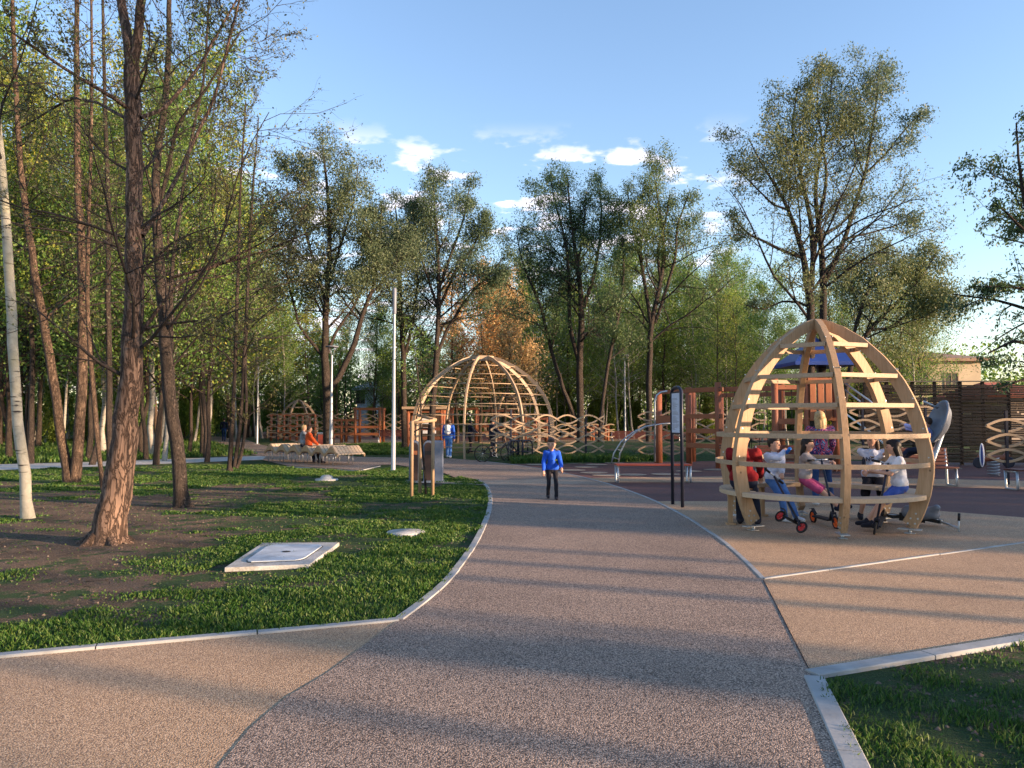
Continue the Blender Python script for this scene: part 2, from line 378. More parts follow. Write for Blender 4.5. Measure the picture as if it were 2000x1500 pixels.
kerbline('kerb', smooth_line(gold_curve), .055, .024)
kerbline('kerb', [G(1490, 1133), G(2000, 1062), G(2400, 1010)], .045, .024)
kerbline('kerb', [G(1584, 1321), G(2000, 1252), G(2600, 1160)], .12)
kerbline('kerb', [G(1590, 1328), G(1672, 1502), G(1760, 1750)], .12)
mb = MB(); mb.bar(G(1491, 1136)+Vector((0, 0, .0175)), G(1580, 1312)+Vector((0, 0, .0175)), .006, .004); tag(mb.build('paving_joint', M['black']), kind='structure')
kerbline('kerb', [G(560, 912), G(640, 917), G(700, 921), G(742, 911)], .06)
# grassy mound behind the bike racks and ladder
def mound(name, poly, h, mat):
    import bmesh
    P = [G(*p) for p in poly]; c = sum(P, Vector())/len(P); V = []; FA = []; n = len(P); rings = 8
    for k in range(rings+1):
        f = 1-k/rings
        for p in P:
            q = c+(p-c)*f; V.append((q.x, q.y, .002+h*(1-f**2)))
    for k in range(rings):
        for i in range(n): FA.append((k*n+i, k*n+(i+1) % n, (k+1)*n+(i+1) % n, (k+1)*n+i))
    o = link(name, mkmesh(name, V, FA, True), mat); return tag(o, kind='structure')
mound('grass_mound', [(930, 901), (1000, 906.5), (1060, 907), (1180, 905), (1300, 902), (1440, 900), (1480, 880), (1440, 868), (1300, 864), (1120, 864), (1040, 876), (960, 893)], .45, M['ground'])
# ---------------------------------------------------------------- trees
def bark(name, dark, light, scale=7, stretch=.35, patch=None, bmp=.9, birch=False):
    m, t, b = nmat(name); co = N(t, 'ShaderNodeTexCoord').outputs['Object']
    mp = N(t, 'ShaderNodeMapping'); mp.inputs['Scale'].default_value = (1, 1, stretch); t.links.new(co, mp.inputs[0])
    v = N(t, 'ShaderNodeTexVoronoi', feature='DISTANCE_TO_EDGE', Scale=scale*3.4); n = noise(t, scale*1.5, 6, .65, mp.outputs[0], 1.0)
    wv = mixc(t, .3, mp.outputs[0], n.outputs['Color'], 'ADD'); t.links.new(wv, v.inputs['Vector'])
    c = rampn(t, n.outputs['Fac'], [(.3, dark), (.7, light)])
    cr = rampn(t, v.outputs['Distance'], [(0, (.28, .26, .26)), (.16, (1, 1, 1))])
    if not birch: c = mixc(t, 1.0, c, cr, 'MULTIPLY')
    else:
        mp2 = N(t, 'ShaderNodeMapping'); mp2.inputs['Scale'].default_value = (.7, .7, 5); t.links.new(co, mp2.inputs[0])
        k = noise(t, 4.2, 4, .6, mp2.outputs[0]); kk = rampn(t, k.outputs['Fac'], [(.60, (0, 0, 0)), (.68, (1, 1, 1))])
        c = mixc(t, kk, c, (.035, .03, .03))
    if patch:
        n3 = noise(t, .9, 3, .5, co); pf = rampn(t, n3.outputs['Fac'], [(.5, (0, 0, 0)), (.7, (1, 1, 1))]); c = mixc(t, pf, c, mixc(t, .6, c, patch))
    t.links.new(c, b.inputs['Base Color']); b.inputs['Roughness'].default_value = .9
    if birch: bump(t, b, n.outputs['Fac'], .3, .01)
    else: bump(t, b, cr, bmp, .03)
    return m
def leafmat(name, c1, c2, c3, trans=.45):
    m, t, b = nmat(name)
    g = N(t, 'ShaderNodeNewGeometry'); co = N(t, 'ShaderNodeTexCoord').outputs['Object']
    oi = N(t, 'ShaderNodeObjectInfo')
    n = noise(t, .8, 3, .6, co)
    ma = N(t, 'ShaderNodeMath', operation='MULTIPLY_ADD'); t.links.new(g.outputs['Random Per Island'], ma.inputs[0]); ma.inputs[1].default_value = .55
    sc = N(t, 'ShaderNodeMath', operation='MULTIPLY'); t.links.new(n.outputs['Fac'], sc.inputs[0]); sc.inputs[1].default_value = .5; t.links.new(sc.outputs[0], ma.inputs[2])
    c = rampn(t, ma.outputs[0], [(.2, c1), (.5, c2), (.85, c3)])
    v = rampn(t, oi.outputs['Random'], [(0, (.75, .85, .8)), (.5, (1, 1, 1)), (1, (1.25, 1.1, .8))])
    c = mixc(t, 1.0, c, v, 'MULTIPLY')
    tr = N(t, 'ShaderNodeBsdfTranslucent'); t.links.new(c, tr.inputs[0]); t.links.new(c, b.inputs['Base Color'])
    b.inputs['Roughness'].default_value = .5; b.inputs['Specular IOR Level'].default_value = .35
    mx = N(t, 'ShaderNodeMixShader'); mx.inputs[0].default_value = trans
    t.links.new(b.outputs[0], mx.inputs[1]); t.links.new(tr.outputs[0], mx.inputs[2]); t.links.new(mx.outputs[0], t.nodes['Material Output'].inputs[0])
    return m
M['bark'] = bark('furrowed grey brown bark', (.06, .042, .035), (.25, .165, .12), 4.6, .22, (.10, .075, .06), 1.0)
M['barkdark'] = bark('dark bark', (.035, .028, .024), (.11, .085, .07), 8, .3)
M['pinebark'] = bark('orange brown bark', (.065, .045, .034), (.19, .13, .09), 6, .25)
M['twig'] = bark('dark twig bark', (.022, .018, .017), (.06, .048, .042), 8, .3, None, .2)
M['birchbark'] = bark('pale birch bark', (.20, .19, .17), (.36, .345, .31), 5, 1, birch=True)
M['poplarbark'] = bark('pale greenish bark', (.26, .25, .20), (.42, .40, .33), 5, 1, (.2, .2, .1), birch=True)
M['leafgreen'] = leafmat('spring leaves', (.065, .13, .028), (.13, .235, .048), (.24, .34, .08))
M['leafyellow'] = leafmat('yellow green leaves', (.11, .17, .03), (.21, .28, .05), (.40, .38, .07))
M['leafwillow'] = leafmat('grey green willow leaves', (.060, .095, .052), (.11, .155, .085), (.19, .24, .14), .42)
M['leafdark'] = leafmat('dark leaves', (.040, .078, .036), (.075, .13, .058), (.14, .21, .085), .4)
M['leafbud'] = leafmat('small buds and first leaves', (.045, .05, .03), (.08, .095, .04), (.14, .16, .06), .3)
M['leaforange'] = leafmat('rust coloured new leaves', (.46, .28, .12), (.66, .42, .20), (.72, .54, .30))
M['needle'] = leafmat('spruce needles', (.015, .034, .02), (.028, .055, .032), (.05, .085, .045), .15)
rng = np.random.default_rng(7)
def resample(P, R_, k):
    P = np.asarray(P, float); R_ = np.asarray(R_, float)
    # catmull-rom like smoothing through numpy interp on cumulative length
    d = np.r_[0, np.cumsum(np.linalg.norm(np.diff(P, axis=0), axis=1))]; t = np.linspace(0, d[-1], k)
    Q = np.stack([np.interp(t, d, P[:, i]) for i in range(3)], 1)
    for _ in range(2): Q[1:-1] = .25*Q[:-2]+.5*Q[1:-1]+.25*Q[2:]
    return Q, np.interp(t, d, R_)
def tube_arrays(P, Rr, s):
    """P (N,k,3) R (N,k) -> verts, quads"""
    Nn, k, _ = P.shape
    T = np.zeros_like(P); T[:, 1:-1] = P[:, 2:]-P[:, :-2]; T[:, 0] = P[:, 1]-P[:, 0]; T[:, -1] = P[:, -1]-P[:, -2]
    T /= np.linalg.norm(T, axis=2, keepdims=True)+1e-9
    m = T.mean(1); ref = np.where(np.abs(m[:, 2:3]) > .8, np.array([[1., .1, 0]]), np.array([[0.05, 0, 1.]]))
    ref = np.repeat(ref[:, None], k, 1); X = np.cross(T, ref); X /= np.linalg.norm(X, axis=2, keepdims=True)+1e-9; Y = np.cross(T, X)
    a = np.linspace(0, 2*np.pi, s, endpoint=False)
    V = P[:, :, None]+Rr[:, :, None, None]*(X[:, :, None]*np.cos(a)[None, None, :, None]+Y[:, :, None]*np.sin(a)[None, None, :, None])
    base = (np.arange(Nn)*k*s)[:, None, None]+(np.arange(k-1)*s)[None, :, None]; j = np.arange(s)[None, None]; j2 = (np.arange(s)+1) % s
    q = np.stack(np.broadcast_arrays(base+j, base+j2[None, None], base+s+j2[None, None], base+s+j), -1).reshape(-1, 4)
    return V.reshape(-1, 3), q
def children(P, Rr, n, t0, ang, length, k, up=.25, jit=.12, rfac=.55, rmin=.004, taper=.6, flat=0, t1=1.0):
    """n side shoots per limb; length: fraction function or array"""
    Nn, kk, _ = P.shape
    t = (t0+(t1-t0)*(np.arange(n)[None]+rng.random((Nn, n)))/n).ravel(); par = np.repeat(np.arange(Nn), n)
    x = t*(kk-1); i = np.minimum(x.astype(int), kk-2); f = (x-i)[:, None]
    pos = P[par, i]*(1-f)+P[par, i+1]*f; T = P[par, i+1]-P[par, i]; T /= np.linalg.norm(T, axis=1, keepdims=True)+1e-9
    pr = Rr[par, i]*(1-f[:, 0])+Rr[par, i+1]*f[:, 0]
    L = np.linalg.norm(np.diff(P, axis=1), axis=2).sum(1)[par]
    rnd = rng.normal(size=T.shape); rnd -= T*(rnd*T).sum(1, keepdims=True); rnd[:, 2] *= (1-flat); rnd /= np.linalg.norm(rnd, axis=1, keepdims=True)+1e-9
    A_ = np.radians(ang)*(.75+.5*rng.random(len(t)))[:, None]
    D = T*np.cos(A_)+rnd*np.sin(A_)
    ln = L*length*(1-taper*(t-t0)/(1-t0+1e-6))*(.6+.8*rng.random(len(t)))
    Q = np.zeros((len(t), k, 3)); Q[:, 0] = pos
    for s in range(1, k):
        D = D+rng.normal(size=D.shape)*jit; D[:, 2] += up/(k-1); D /= np.linalg.norm(D, axis=1, keepdims=True)
        Q[:, s] = Q[:, s-1]+D*(ln/(k-1))[:, None]
    r0 = np.minimum(np.maximum(pr*rfac, rmin), np.maximum(ln*.03, rmin)); RR = r0[:, None]*np.linspace(1, .25, k)[None]
    return Q, np.maximum(RR, rmin*.5)
def leaves(P, n, size, spread=.08, asp=.45, droop=0.2, sides=4):
    Nn, k, _ = P.shape; t = rng.random(Nn*n)*(k-1)*.98; par = np.repeat(np.arange(Nn), n); i = t.astype(int); f = (t-i)[:, None]
    c = P[par, i]*(1-f)+P[par, i+1]*f+rng.normal(size=(Nn*n, 3))*spread
    a = rng.normal(size=c.shape); a[:, 2] -= droop*2; a /= np.linalg.norm(a, axis=1, keepdims=True)
    b = np.cross(a, rng.normal(size=c.shape)); b /= np.linalg.norm(b, axis=1, keepdims=True)+1e-9
    s = size*(.6+.8*rng.random(len(c)))[:, None]; a = a*s*.5; b = b*s*.5*asp
    V = np.stack([c-a, c+b, c+a, c-b], 1).reshape(-1, 3); return V, np.arange(len(V)).reshape(-1, 4)
def merge(parts):
    vs, fs, o = [], [], 0
    for v, f in parts: vs.append(v); fs.append(f+o); o += len(v)
    return np.concatenate(vs), np.concatenate(fs)
def tree_obj(name, origin, woods, leafpack, bmat, lmat, label, cat='tree', group=None):
    """woods: list of (P,R,sides) world coords; leafpack (V,F)"""
    o3 = np.array(origin, float)
    e = empty(name, origin, 0, label, cat, group)
    tb = [tube_arrays(P, r, s) for P, r, s in woods]; V, FA = merge(tb); tr = link('trunk', mkmesh('trunk', V-o3, FA, True), M[bmat], e)
    if len(tb) > 3:       # side shoots carry darker, smoother bark
        nf = [len(f) for v, f in tb]; mi = np.zeros(sum(nf), dtype=np.int32); mi[sum(nf[:-3]):] = 1
        tr.data.materials.append(M['twig']); tr.data.polygons.foreach_set('material_index', mi)
    if leafpack is not None: V, FA = leafpack; link('crown', mkmesh('crown', V-o3, FA), M[lmat], e)
    return e
def limb_px(pts, Y):
    """polyline of (u,v,width_px[,dY]) at depth Y -> P,R"""
    P = []; Rr = []
    for p in pts:
        d = Y+(p[3] if len(p) > 3 else 0); P.append(A(p[0], p[1], d)); Rr.append(p[2]*d/F/2)
    return P, Rr
def named_tree(name, Y, limbs, bmat, lmat, label, l1=(7, .45, 40, .3), l2=(6, .5, 45), l3=(5, .5, 40), lf=(10, .07, .06, .45), up=(.15, .0, -.05), gnd=None, flare=True, group=None, sides=10, droop=.2, t0=.25, extra=None, r3=.004, cat='tree', tp=.6, rf1=.42):
    Ps = []; Rs = []; woods = []; main = []
    for li, pts in enumerate(limbs):
        P, Rr = limb_px(pts, Y)
        if li == 0:
            P[0].z = -.15 if gnd is None else gnd; origin = (P[0].x, P[0].y, 0)
            if flare:
                P.insert(1, P[0]+(P[1]-P[0])*min(.5, .45/max(.1, (P[1]-P[0]).length))+Vector((0, 0, 0))); Rr.insert(1, Rr[0]*.92); Rr[0] *= 1.35
        q, r = resample(P, Rr, 26)
        q[1:-1] += rng.normal(size=(24, 3))*r[1:-1, None]*.10
        main.append((q, r)); woods.append((q[None], r[None], sides if r.max() > .05 else 6))
    if sides >= 14:        # buttress roots running into the soil
        r0 = Rs0 = main[0][1][0]; Q = np.zeros((6, 6, 3)); QR = np.zeros((6, 6))
        for k in range(6):
            a = k*1.047+rng.normal()*.2; t = np.linspace(0, 1, 6); o2 = np.array(origin)
            Q[k] = o2+np.stack([np.cos(a)*(r0*.1+t*r0*1.55), np.sin(a)*(r0*.1+t*r0*1.55), r0*.75*(1-t)**1.7-.05*t-.03], 1); QR[k] = r0*(.34-.26*t)
        woods.append((Q, QR, 8))
    P0 = np.stack([q for q, _ in main]); R0 = np.stack([r for _, r in main])
    n1, f1, a1, _ = l1
    L0 = np.linalg.norm(np.diff(P0, axis=1), axis=2).sum(1)
    P1, R1 = children(P0, R0, n1, t0, a1, f1, 9, up[0], .10, rf1, .006, tp)
    keep = rng.random(len(P1)) < np.repeat((L0/L0.max())**.6, n1); P1, R1 = P1[keep], R1[keep]
    woods.append((P1, R1, 5))
    P2, R2 = children(P1, R1, l2[0], .15, l2[2], l2[1], 6, up[1], .15, .55, .006, .5); woods.append((P2, R2, 4))
    LL = np.linalg.norm(np.diff(P2, axis=1), axis=2).sum(1); keep = rng.random(len(P2)) < np.clip(LL/np.percentile(LL, 70), .12, 1); P2, R2 = P2[keep], R2[keep]; woods[-1] = (P2, R2, 4)
    P3, R3 = children(P2, R2, l3[0], .1, l3[2], l3[1], 4, up[2], .2, .6, r3, .4); woods.append((P3, R3, 3))
    tips = P3
    lv = [leaves(P3, lf[0], lf[1], lf[2], lf[3], droop)]
    lv.append(leaves(P2, max(1, lf[0]//2), lf[1], lf[2], lf[3], droop))
    return tree_obj(name, origin, woods, merge(lv), bmat, lmat, label, cat, group)
# ---------------------------------------------------------------- the trees one can tell apart (photo pixels at a depth in metres)
# near alder left, forked, sparse buds
named_tree('alder_tree', 10.1, [
 [(208, 1060, 66), (222, 985, 58), (243, 880, 50), (256, 760, 42), (262, 620, 37), (263, 500, 33), (263, 400, 31), (260, 250, 31), (257, 130, 30)],
 [(257, 135, 22), (247, 60, 19), (236, 0, 17, .2), (222, -150, 14, .5), (200, -420, 8, 1)],
 [(260, 135, 20), (272, 60, 18), (276, 0, 17, -.2), (290, -160, 13, -.4), (330, -430, 7, -1)],
 [(278, 460, 11), (300, 425, 9, .2), (330, 380, 8, .4), (372, 290, 7, .9), (420, 190, 6, 1.3), (470, -10, 4, 1.8)],
 [(276, 650, 9), (300, 615, 8), (340, 562, 7, .1), (400, 525, 6, .3), (520, 490, 4, .6), (600, 455, 3, .8)],
 [(284, 642, 6), (330, 632, 5), (410, 624, 4, -.2), (480, 600, 2.5, -.4)],
 [(335, 542, 6, .3), (390, 528, 6, .3), (446, 508, 5, .4), (520, 470, 3, .5), (600, 400, 2, .6)],
 [(256, 215, 9), (220, 190, 8, -.3), (120, 130, 6, -.8), (20, 60, 4, -1.4)],
 [(275, 230, 9), (320, 215, 8, .3), (390, 130, 6, .8), (450, 20, 4, 1.2), (500, -60, 3, 1.4)],
 [(243, 230, 7), (190, 200, 6, .5), (140, 190, 5, 1), (40, 250, 3, 1.6)],
], 'bark', 'leafbud', 'thick furrowed alder forking high up, nearest trunk on the left lawn',
 l1=(12, .40, 52, 0), l2=(9, .52, 45), l3=(6, .5, 40), lf=(4, .045, .03, .5), up=(.25, .2, .1), t0=.3, sides=18, r3=.0022, rf1=.2)
# pale birch far left
named_tree('birch_tree', 12.6, [
 [(57, 1016, 22), (50, 940, 20), (38, 850, 19), (28, 740, 18), (22, 620, 18), (16, 500, 17), (6, 360, 15), (-4, 250, 13), (-10, 100, 10, .4), (-30, -150, 6, .8)]],
 'poplarbark', 'leafgreen', 'slim pale-barked tree curving upward at the left edge of the lawn', l1=(10, .22, 50, 0), lf=(6, .05, .04, .5), t0=.55, sides=12)
# double stem behind
named_tree('double_stem_tree', 19.5, [
 [(140, 946, 24), (128, 900, 18), (118, 840, 17), (103, 740, 17), (90, 660, 16), (72, 560, 15), (55, 450, 13), (40, 330, 11), (28, 120, 9), (20, -100, 6)],
 [(146, 944, 22), (152, 880, 20), (158, 780, 19), (162, 650, 18), (160, 520, 16), (153, 400, 13), (150, 200, 11), (150, -60, 8)],
 [(86, 640, 5), (100, 610, 5), (130, 590, 4, .5), (190, 560, 3, 1)]],
 'pinebark', 'leafbud', 'brown tree with two stems from one base, left of the thick forked alder', l1=(18, .24, 66, 0), l2=(8, .5, 45), lf=(6, .07, .06, .5), t0=.25, sides=14, rf1=.25)
named_tree('thin_tree', 17.5, [
 [(204, 955, 9), (190, 870, 9), (184, 790, 9), (176, 690, 8.5), (170, 600, 8), (172, 450, 7), (178, 300, 6), (180, 100, 5), (176, -100, 4)]],
 'pinebark', 'leafbud', 'thin leaning brown stem between the double-stemmed tree and the thick alder', l1=(14, .16, 60, 0), lf=(4, .06, .05, .5), t0=.3)
named_tree('thin_tree', 21, [
 [(215, 925, 13), (214, 850, 12), (213, 750, 11), (211, 600, 10), (212, 400, 9), (205, 200, 7), (200, 0, 5), (200, -150, 4)]],
 'barkdark', 'leafyellow', 'straight slender stem rising directly behind the thick alder trunk', l1=(14, .16, 60, 0), lf=(5, .08, .06, .5), t0=.35)
named_tree('alder_tree', 14.2, [
 [(358, 992, 30), (352, 930, 26), (343, 860, 25), (330, 770, 24), (324, 680, 24), (320, 600, 22), (312, 520, 20), (304, 420, 17), (302, 330, 15), (315, 250, 13), (328, 170, 12), (330, 0, 9), (335, -160, 6)],
 [(332, 700, 10), (336, 640, 9, .3), (332, 560, 8, .4), (345, 450, 7, .6), (368, 300, 6, 1), (400, 150, 5, 1.5), (410, -40, 3, 1.8)],
 [(306, 410, 9), (330, 330, 8), (345, 240, 7, -.4), (400, 180, 5, -.7), (470, 60, 3, -1)],
 [(326, 730, 4), (350, 700, 4), (400, 640, 3, -.3), (470, 590, 2, -.6)],
 [(318, 560, 5), (360, 545, 4, .4), (440, 540, 3, .8), (560, 480, 2, 1.2)]],
 'barkdark', 'leafbud', 'crooked dark alder with a bent trunk, right of the thick forked one', l1=(13, .36, 55, 0), l2=(9, .5, 45), l3=(6, .5, 40), lf=(4, .05, .04, .5), t0=.28, sides=14, r3=.0028, rf1=.25)
named_tree('thin_tree', 23.5, [
 [(449, 912, 11), (452, 850, 8), (457, 760, 7), (462, 640, 7), (466, 500, 6), (470, 350, 4), (480, 200, 3)],
 [(458, 912, 9), (468, 850, 8), (474, 760, 7), (480, 640, 7), (486, 500, 6), (495, 350, 4), (505, 230, 2)],
 [(462, 914, 7), (474, 880, 7), (482, 800, 6), (478, 700, 6), (484, 620, 5)]],
 'barkdark', 'leafbud', 'clump of three thin dark stems beside the wavy bench', l1=(18, .2, 65, 0), l2=(6, .5, 45), lf=(5, .06, .05, .5), t0=.25)
# big willow-like trees of the middle distance
WL = dict(tp=.8, t0=.36, l1=(17, .36, 48, 0), l2=(11, .5, 52), l3=(6, .5, 58), lf=(15, .12, .18, .38), droop=.4, r3=.003, up=(.05, -.08, -.15))
named_tree('willow_tree', 36, [
 [(642, 884, 24), (640, 830, 21), (638, 770, 19), (634, 700, 15), (636, 600, 12), (645, 480, 9), (640, 370, 6), (630, 290, 3)],
 [(642, 765, 13), (660, 740, 12), (690, 680, 11), (706, 620, 9), (730, 560, 7), (742, 480, 5), (745, 400, 3)],
 [(640, 690, 7), (655, 650, 6), (690, 600, 5), (720, 540, 4), (725, 470, 2)],
 [(634, 700, 8), (612, 672, 7), (585, 640, 5), (565, 560, 4), (548, 470, 2)],
 [(637, 600, 7), (622, 540, 6), (600, 470, 5), (585, 380, 3), (575, 310, 2)],
 [(640, 560, 6), (665, 480, 5), (690, 400, 3), (700, 320, 2)]],
 'barkdark', 'leafwillow', 'large dark-trunked willow with a low fork standing behind the wavy bench', **WL)
named_tree('willow_tree', 42, [
 [(790, 872, 12), (789, 800, 11), (788, 700, 10), (782, 600, 9), (778, 520, 7), (776, 440, 4), (772, 400, 2)],
 [(785, 640, 7), (770, 590, 6), (745, 530, 5), (730, 450, 3), (722, 400, 2)],
 [(788, 700, 7), (805, 640, 6), (815, 560, 5), (812, 470, 3), (808, 410, 2)]],
 'barkdark', 'leafwillow', 'slim willow behind the grey lamp post and the tall bins', **WL)
named_tree('willow_tree', 40, [
 [(838, 880, 15), (845, 800, 13), (850, 730, 12), (854, 660, 10), (858, 580, 9), (855, 500, 7), (850, 420, 5), (846, 350, 2)],
 [(852, 700, 8), (870, 650, 7), (900, 600, 6), (930, 560, 5), (962, 530, 3), (985, 500, 2)],
 [(858, 560, 7), (880, 500, 6), (905, 430, 4), (918, 360, 2)],
 [(855, 600, 6), (838, 550, 5), (815, 480, 4), (805, 400, 2)],
 [(858, 600, 6), (885, 540, 5), (925, 480, 4), (950, 420, 2)]],
 'barkdark', 'leafwillow', 'broad willow crown rising directly behind the left side of the big climbing dome', **WL)
named_tree('willow_tree', 44, [
 [(1133, 862, 17), (1133, 780, 14), (1132, 700, 13), (1136, 620, 12), (1134, 560, 10), (1122, 480, 7), (1112, 400, 4), (1108, 345, 2)],
 [(1131, 710, 9), (1112, 640, 8), (1112, 550, 7), (1105, 470, 5), (1085, 400, 3), (1075, 350, 2)],
 [(1140, 600, 8), (1160, 540, 7), (1172, 470, 5), (1175, 400, 3), (1168, 360, 1.5)],
 [(1125, 820, 8), (1100, 760, 8), (1075, 680, 7), (1060, 610, 6), (1040, 560, 5), (1018, 510, 3), (1010, 460, 2)],
 [(1134, 590, 6), (1128, 520, 5), (1140, 450, 4), (1145, 380, 2)]],
 'barkdark', 'leafdark', 'dark green willow fanning into several stems, right of the big climbing dome', **WL)
named_tree('willow_tree', 41, [
 [(1168, 865, 7), (1175, 800, 7), (1186, 720, 7), (1200, 650, 6), (1214, 590, 5), (1219, 520, 4), (1215, 460, 2)]],
 'barkdark', 'leafdark', 'single thin stem leaning right between the two dark willows', **{**WL, 'l1': (8, .2, 40, 0)})
named_tree('willow_tree', 42, [
 [(1268, 872, 12), (1267, 790, 12), (1268, 700, 11), (1272, 630, 10), (1288, 560, 8), (1300, 500, 7), (1292, 440, 5), (1284, 380, 3), (1276, 335, 1.5)],
 [(1272, 640, 8), (1262, 570, 7), (1250, 500, 6), (1236, 440, 4), (1225, 370, 2)],
 [(1280, 630, 7), (1300, 570, 6), (1320, 500, 5), (1322, 440, 4), (1338, 400, 3), (1348, 370, 1.5)],
 [(1290, 550, 6), (1284, 490, 5), (1300, 430, 4), (1308, 380, 2)]],
 'barkdark', 'leafdark', 'tallest pointed dark willow, behind the arched ladder and sign board', **WL)
named_tree('willow_tree', 24, [
 [(1586, 930, 17), (1584, 800, 16), (1584, 700, 16), (1583, 618, 15), (1580, 560, 15), (1573, 510, 12), (1556, 450, 9), (1538, 405, 7), (1515, 360, 5), (1480, 310, 3), (1462, 270, 2)],
 [(1584, 560, 11), (1588, 507, 10), (1585, 440, 9), (1571, 370, 8), (1559, 318, 6), (1545, 250, 4), (1560, 160, 2)],
 [(1588, 505, 9), (1598, 440, 8), (1610, 380, 7), (1616, 345, 6), (1606, 280, 4), (1595, 200, 3), (1600, 130, 2)],
 [(1570, 505, 6), (1521, 486, 6), (1490, 470, 5), (1462, 458, 4), (1440, 435, 3), (1425, 420, 2)],
 [(1580, 600, 5), (1560, 590, 5), (1530, 588, 4), (1490, 605, 3), (1455, 595, 2)],
 [(1540, 410, 5), (1510, 400, 4), (1470, 360, 3), (1440, 330, 2)]],
 'barkdark', 'leafwillow', 'tall open willow with dark forked limbs directly behind the wooden egg dome', **{**WL, 'l1': (15, .33, 46, 0), 'lf': (13, .08, .12, .4), 't0': .42})
named_tree('willow_tree', 24.6, [
 [(1606, 930, 14), (1605, 800, 14), (1607, 650, 14), (1608, 550, 13), (1602, 450, 10), (1590, 400, 8), (1596, 330, 6), (1618, 240, 4), (1625, 150, 2)],
 [(1610, 552, 11), (1630, 510, 10), (1650, 470, 9), (1664, 420, 8), (1680, 370, 7), (1693, 330, 6), (1702, 260, 5), (1714, 180, 3), (1718, 125, 2)],
 [(1695, 335, 5), (1730, 300, 4), (1770, 250, 3), (1800, 220, 2)],
 [(1655, 465, 5), (1700, 455, 4), (1750, 440, 3), (1800, 420, 2)],
 [(1603, 460, 5), (1640, 440, 4), (1680, 395, 3), (1720, 380, 2)],
 [(1690, 350, 4), (1670, 290, 3), (1660, 210, 2)]],
 'barkdark', 'leafwillow', 'second stem of the tall willow pair, its limbs spreading right above the egg dome', **{**WL, 'l1': (15, .33, 46, 0), 'lf': (13, .08, .12, .4), 't0': .42})
named_tree('leaning_tree', 42, [
 [(1640, 880, 12), (1650, 780, 11), (1665, 690, 10), (1690, 655, 9), (1730, 610, 7), (1775, 570, 5), (1810, 530, 4), (1830, 490, 2)],
 [(1660, 700, 8), (1670, 640, 7), (1690, 580, 6), (1720, 520, 4), (1740, 470, 2)],
 [(1700, 645, 6), (1740, 640, 5), (1790, 600, 4), (1835, 560, 2)]],
 'barkdark', 'leafwillow', 'rounded tree leaning right, behind the right shoulder of the egg dome', **{**WL, 'lf': (20, .14, .26, .4)})
named_tree('willow_tree', 15.5, [
 [(2120, 960, 30), (2110, 800, 27), (2095, 650, 24), (2080, 500, 20), (2065, 350, 14), (2060, 220, 8)],
 [(2085, 620, 14), (2040, 520, 11), (2005, 420, 8), (1990, 320, 5), (1985, 240, 3)],
 [(2095, 700, 12), (2040, 680, 9), (1980, 665, 6), (1930, 690, 3)],
 [(2080, 560, 10), (2030, 570, 8), (1970, 560, 5), (1925, 560, 3)],
 [(2050, 480, 8), (2000, 450, 6), (1960, 410, 4), (1935, 390, 2)],
 [(2100, 720, 10), (2050, 740, 8), (2000, 740, 5), (1950, 760, 3)]],
 'barkdark', 'leafdark', 'drooping dark tree reaching in at the right edge above the brown fence', l1=(12, .36, 45, 0), l2=(9, .45, 45), l3=(6, .5, 45), lf=(11, .075, .07, .45), droop=.5, up=(-.1, -.2, -.3))
# ---------------------------------------------------------------- forest tree prototypes and their copies
def proto(kind, h, r, bmat, lmat, nl, nb, lf, crown0=.35, lean=0, seed=0, asp=.5, upb=.35):
    global rng
    rng = np.random.default_rng(seed)
    k = 14; z = np.linspace(0, 1, k); P = np.stack([np.cumsum(rng.normal(size=k)*.09*h/14)+lean*z*h, np.cumsum(rng.normal(size=k)*.09*h/14), z*h-.1], 1)
    P[:, :2] -= P[0, :2]; Rr = r*(1-z*.9)*np.where(z < .03, 1.3, 1)
    woods = [(P[None], Rr[None], 8)]
    P1, R1 = children(P[None], Rr[None], nb, crown0, 58, .26, 6, upb, .08, .4, .012, .72); woods.append((P1, R1, 4))
    P2, R2 = children(P1, R1, 8, .15, 45, .5, 4, .1, .15, .5, .008, .4); woods.append((P2, R2, 3))
    if kind == 'spruce': P2b = P2
    lv = merge([leaves(P2, nl, *lf[:2], asp, .3), leaves(P1, nl, *lf[:2], asp, .3)])
    V, FA = merge([tube_arrays(p, q, s) for p, q, s in woods])
    return dict(trunk=mkmesh('trunk', V, FA, True), crown=mkmesh('crown', *lv), b=bmat, l=lmat)
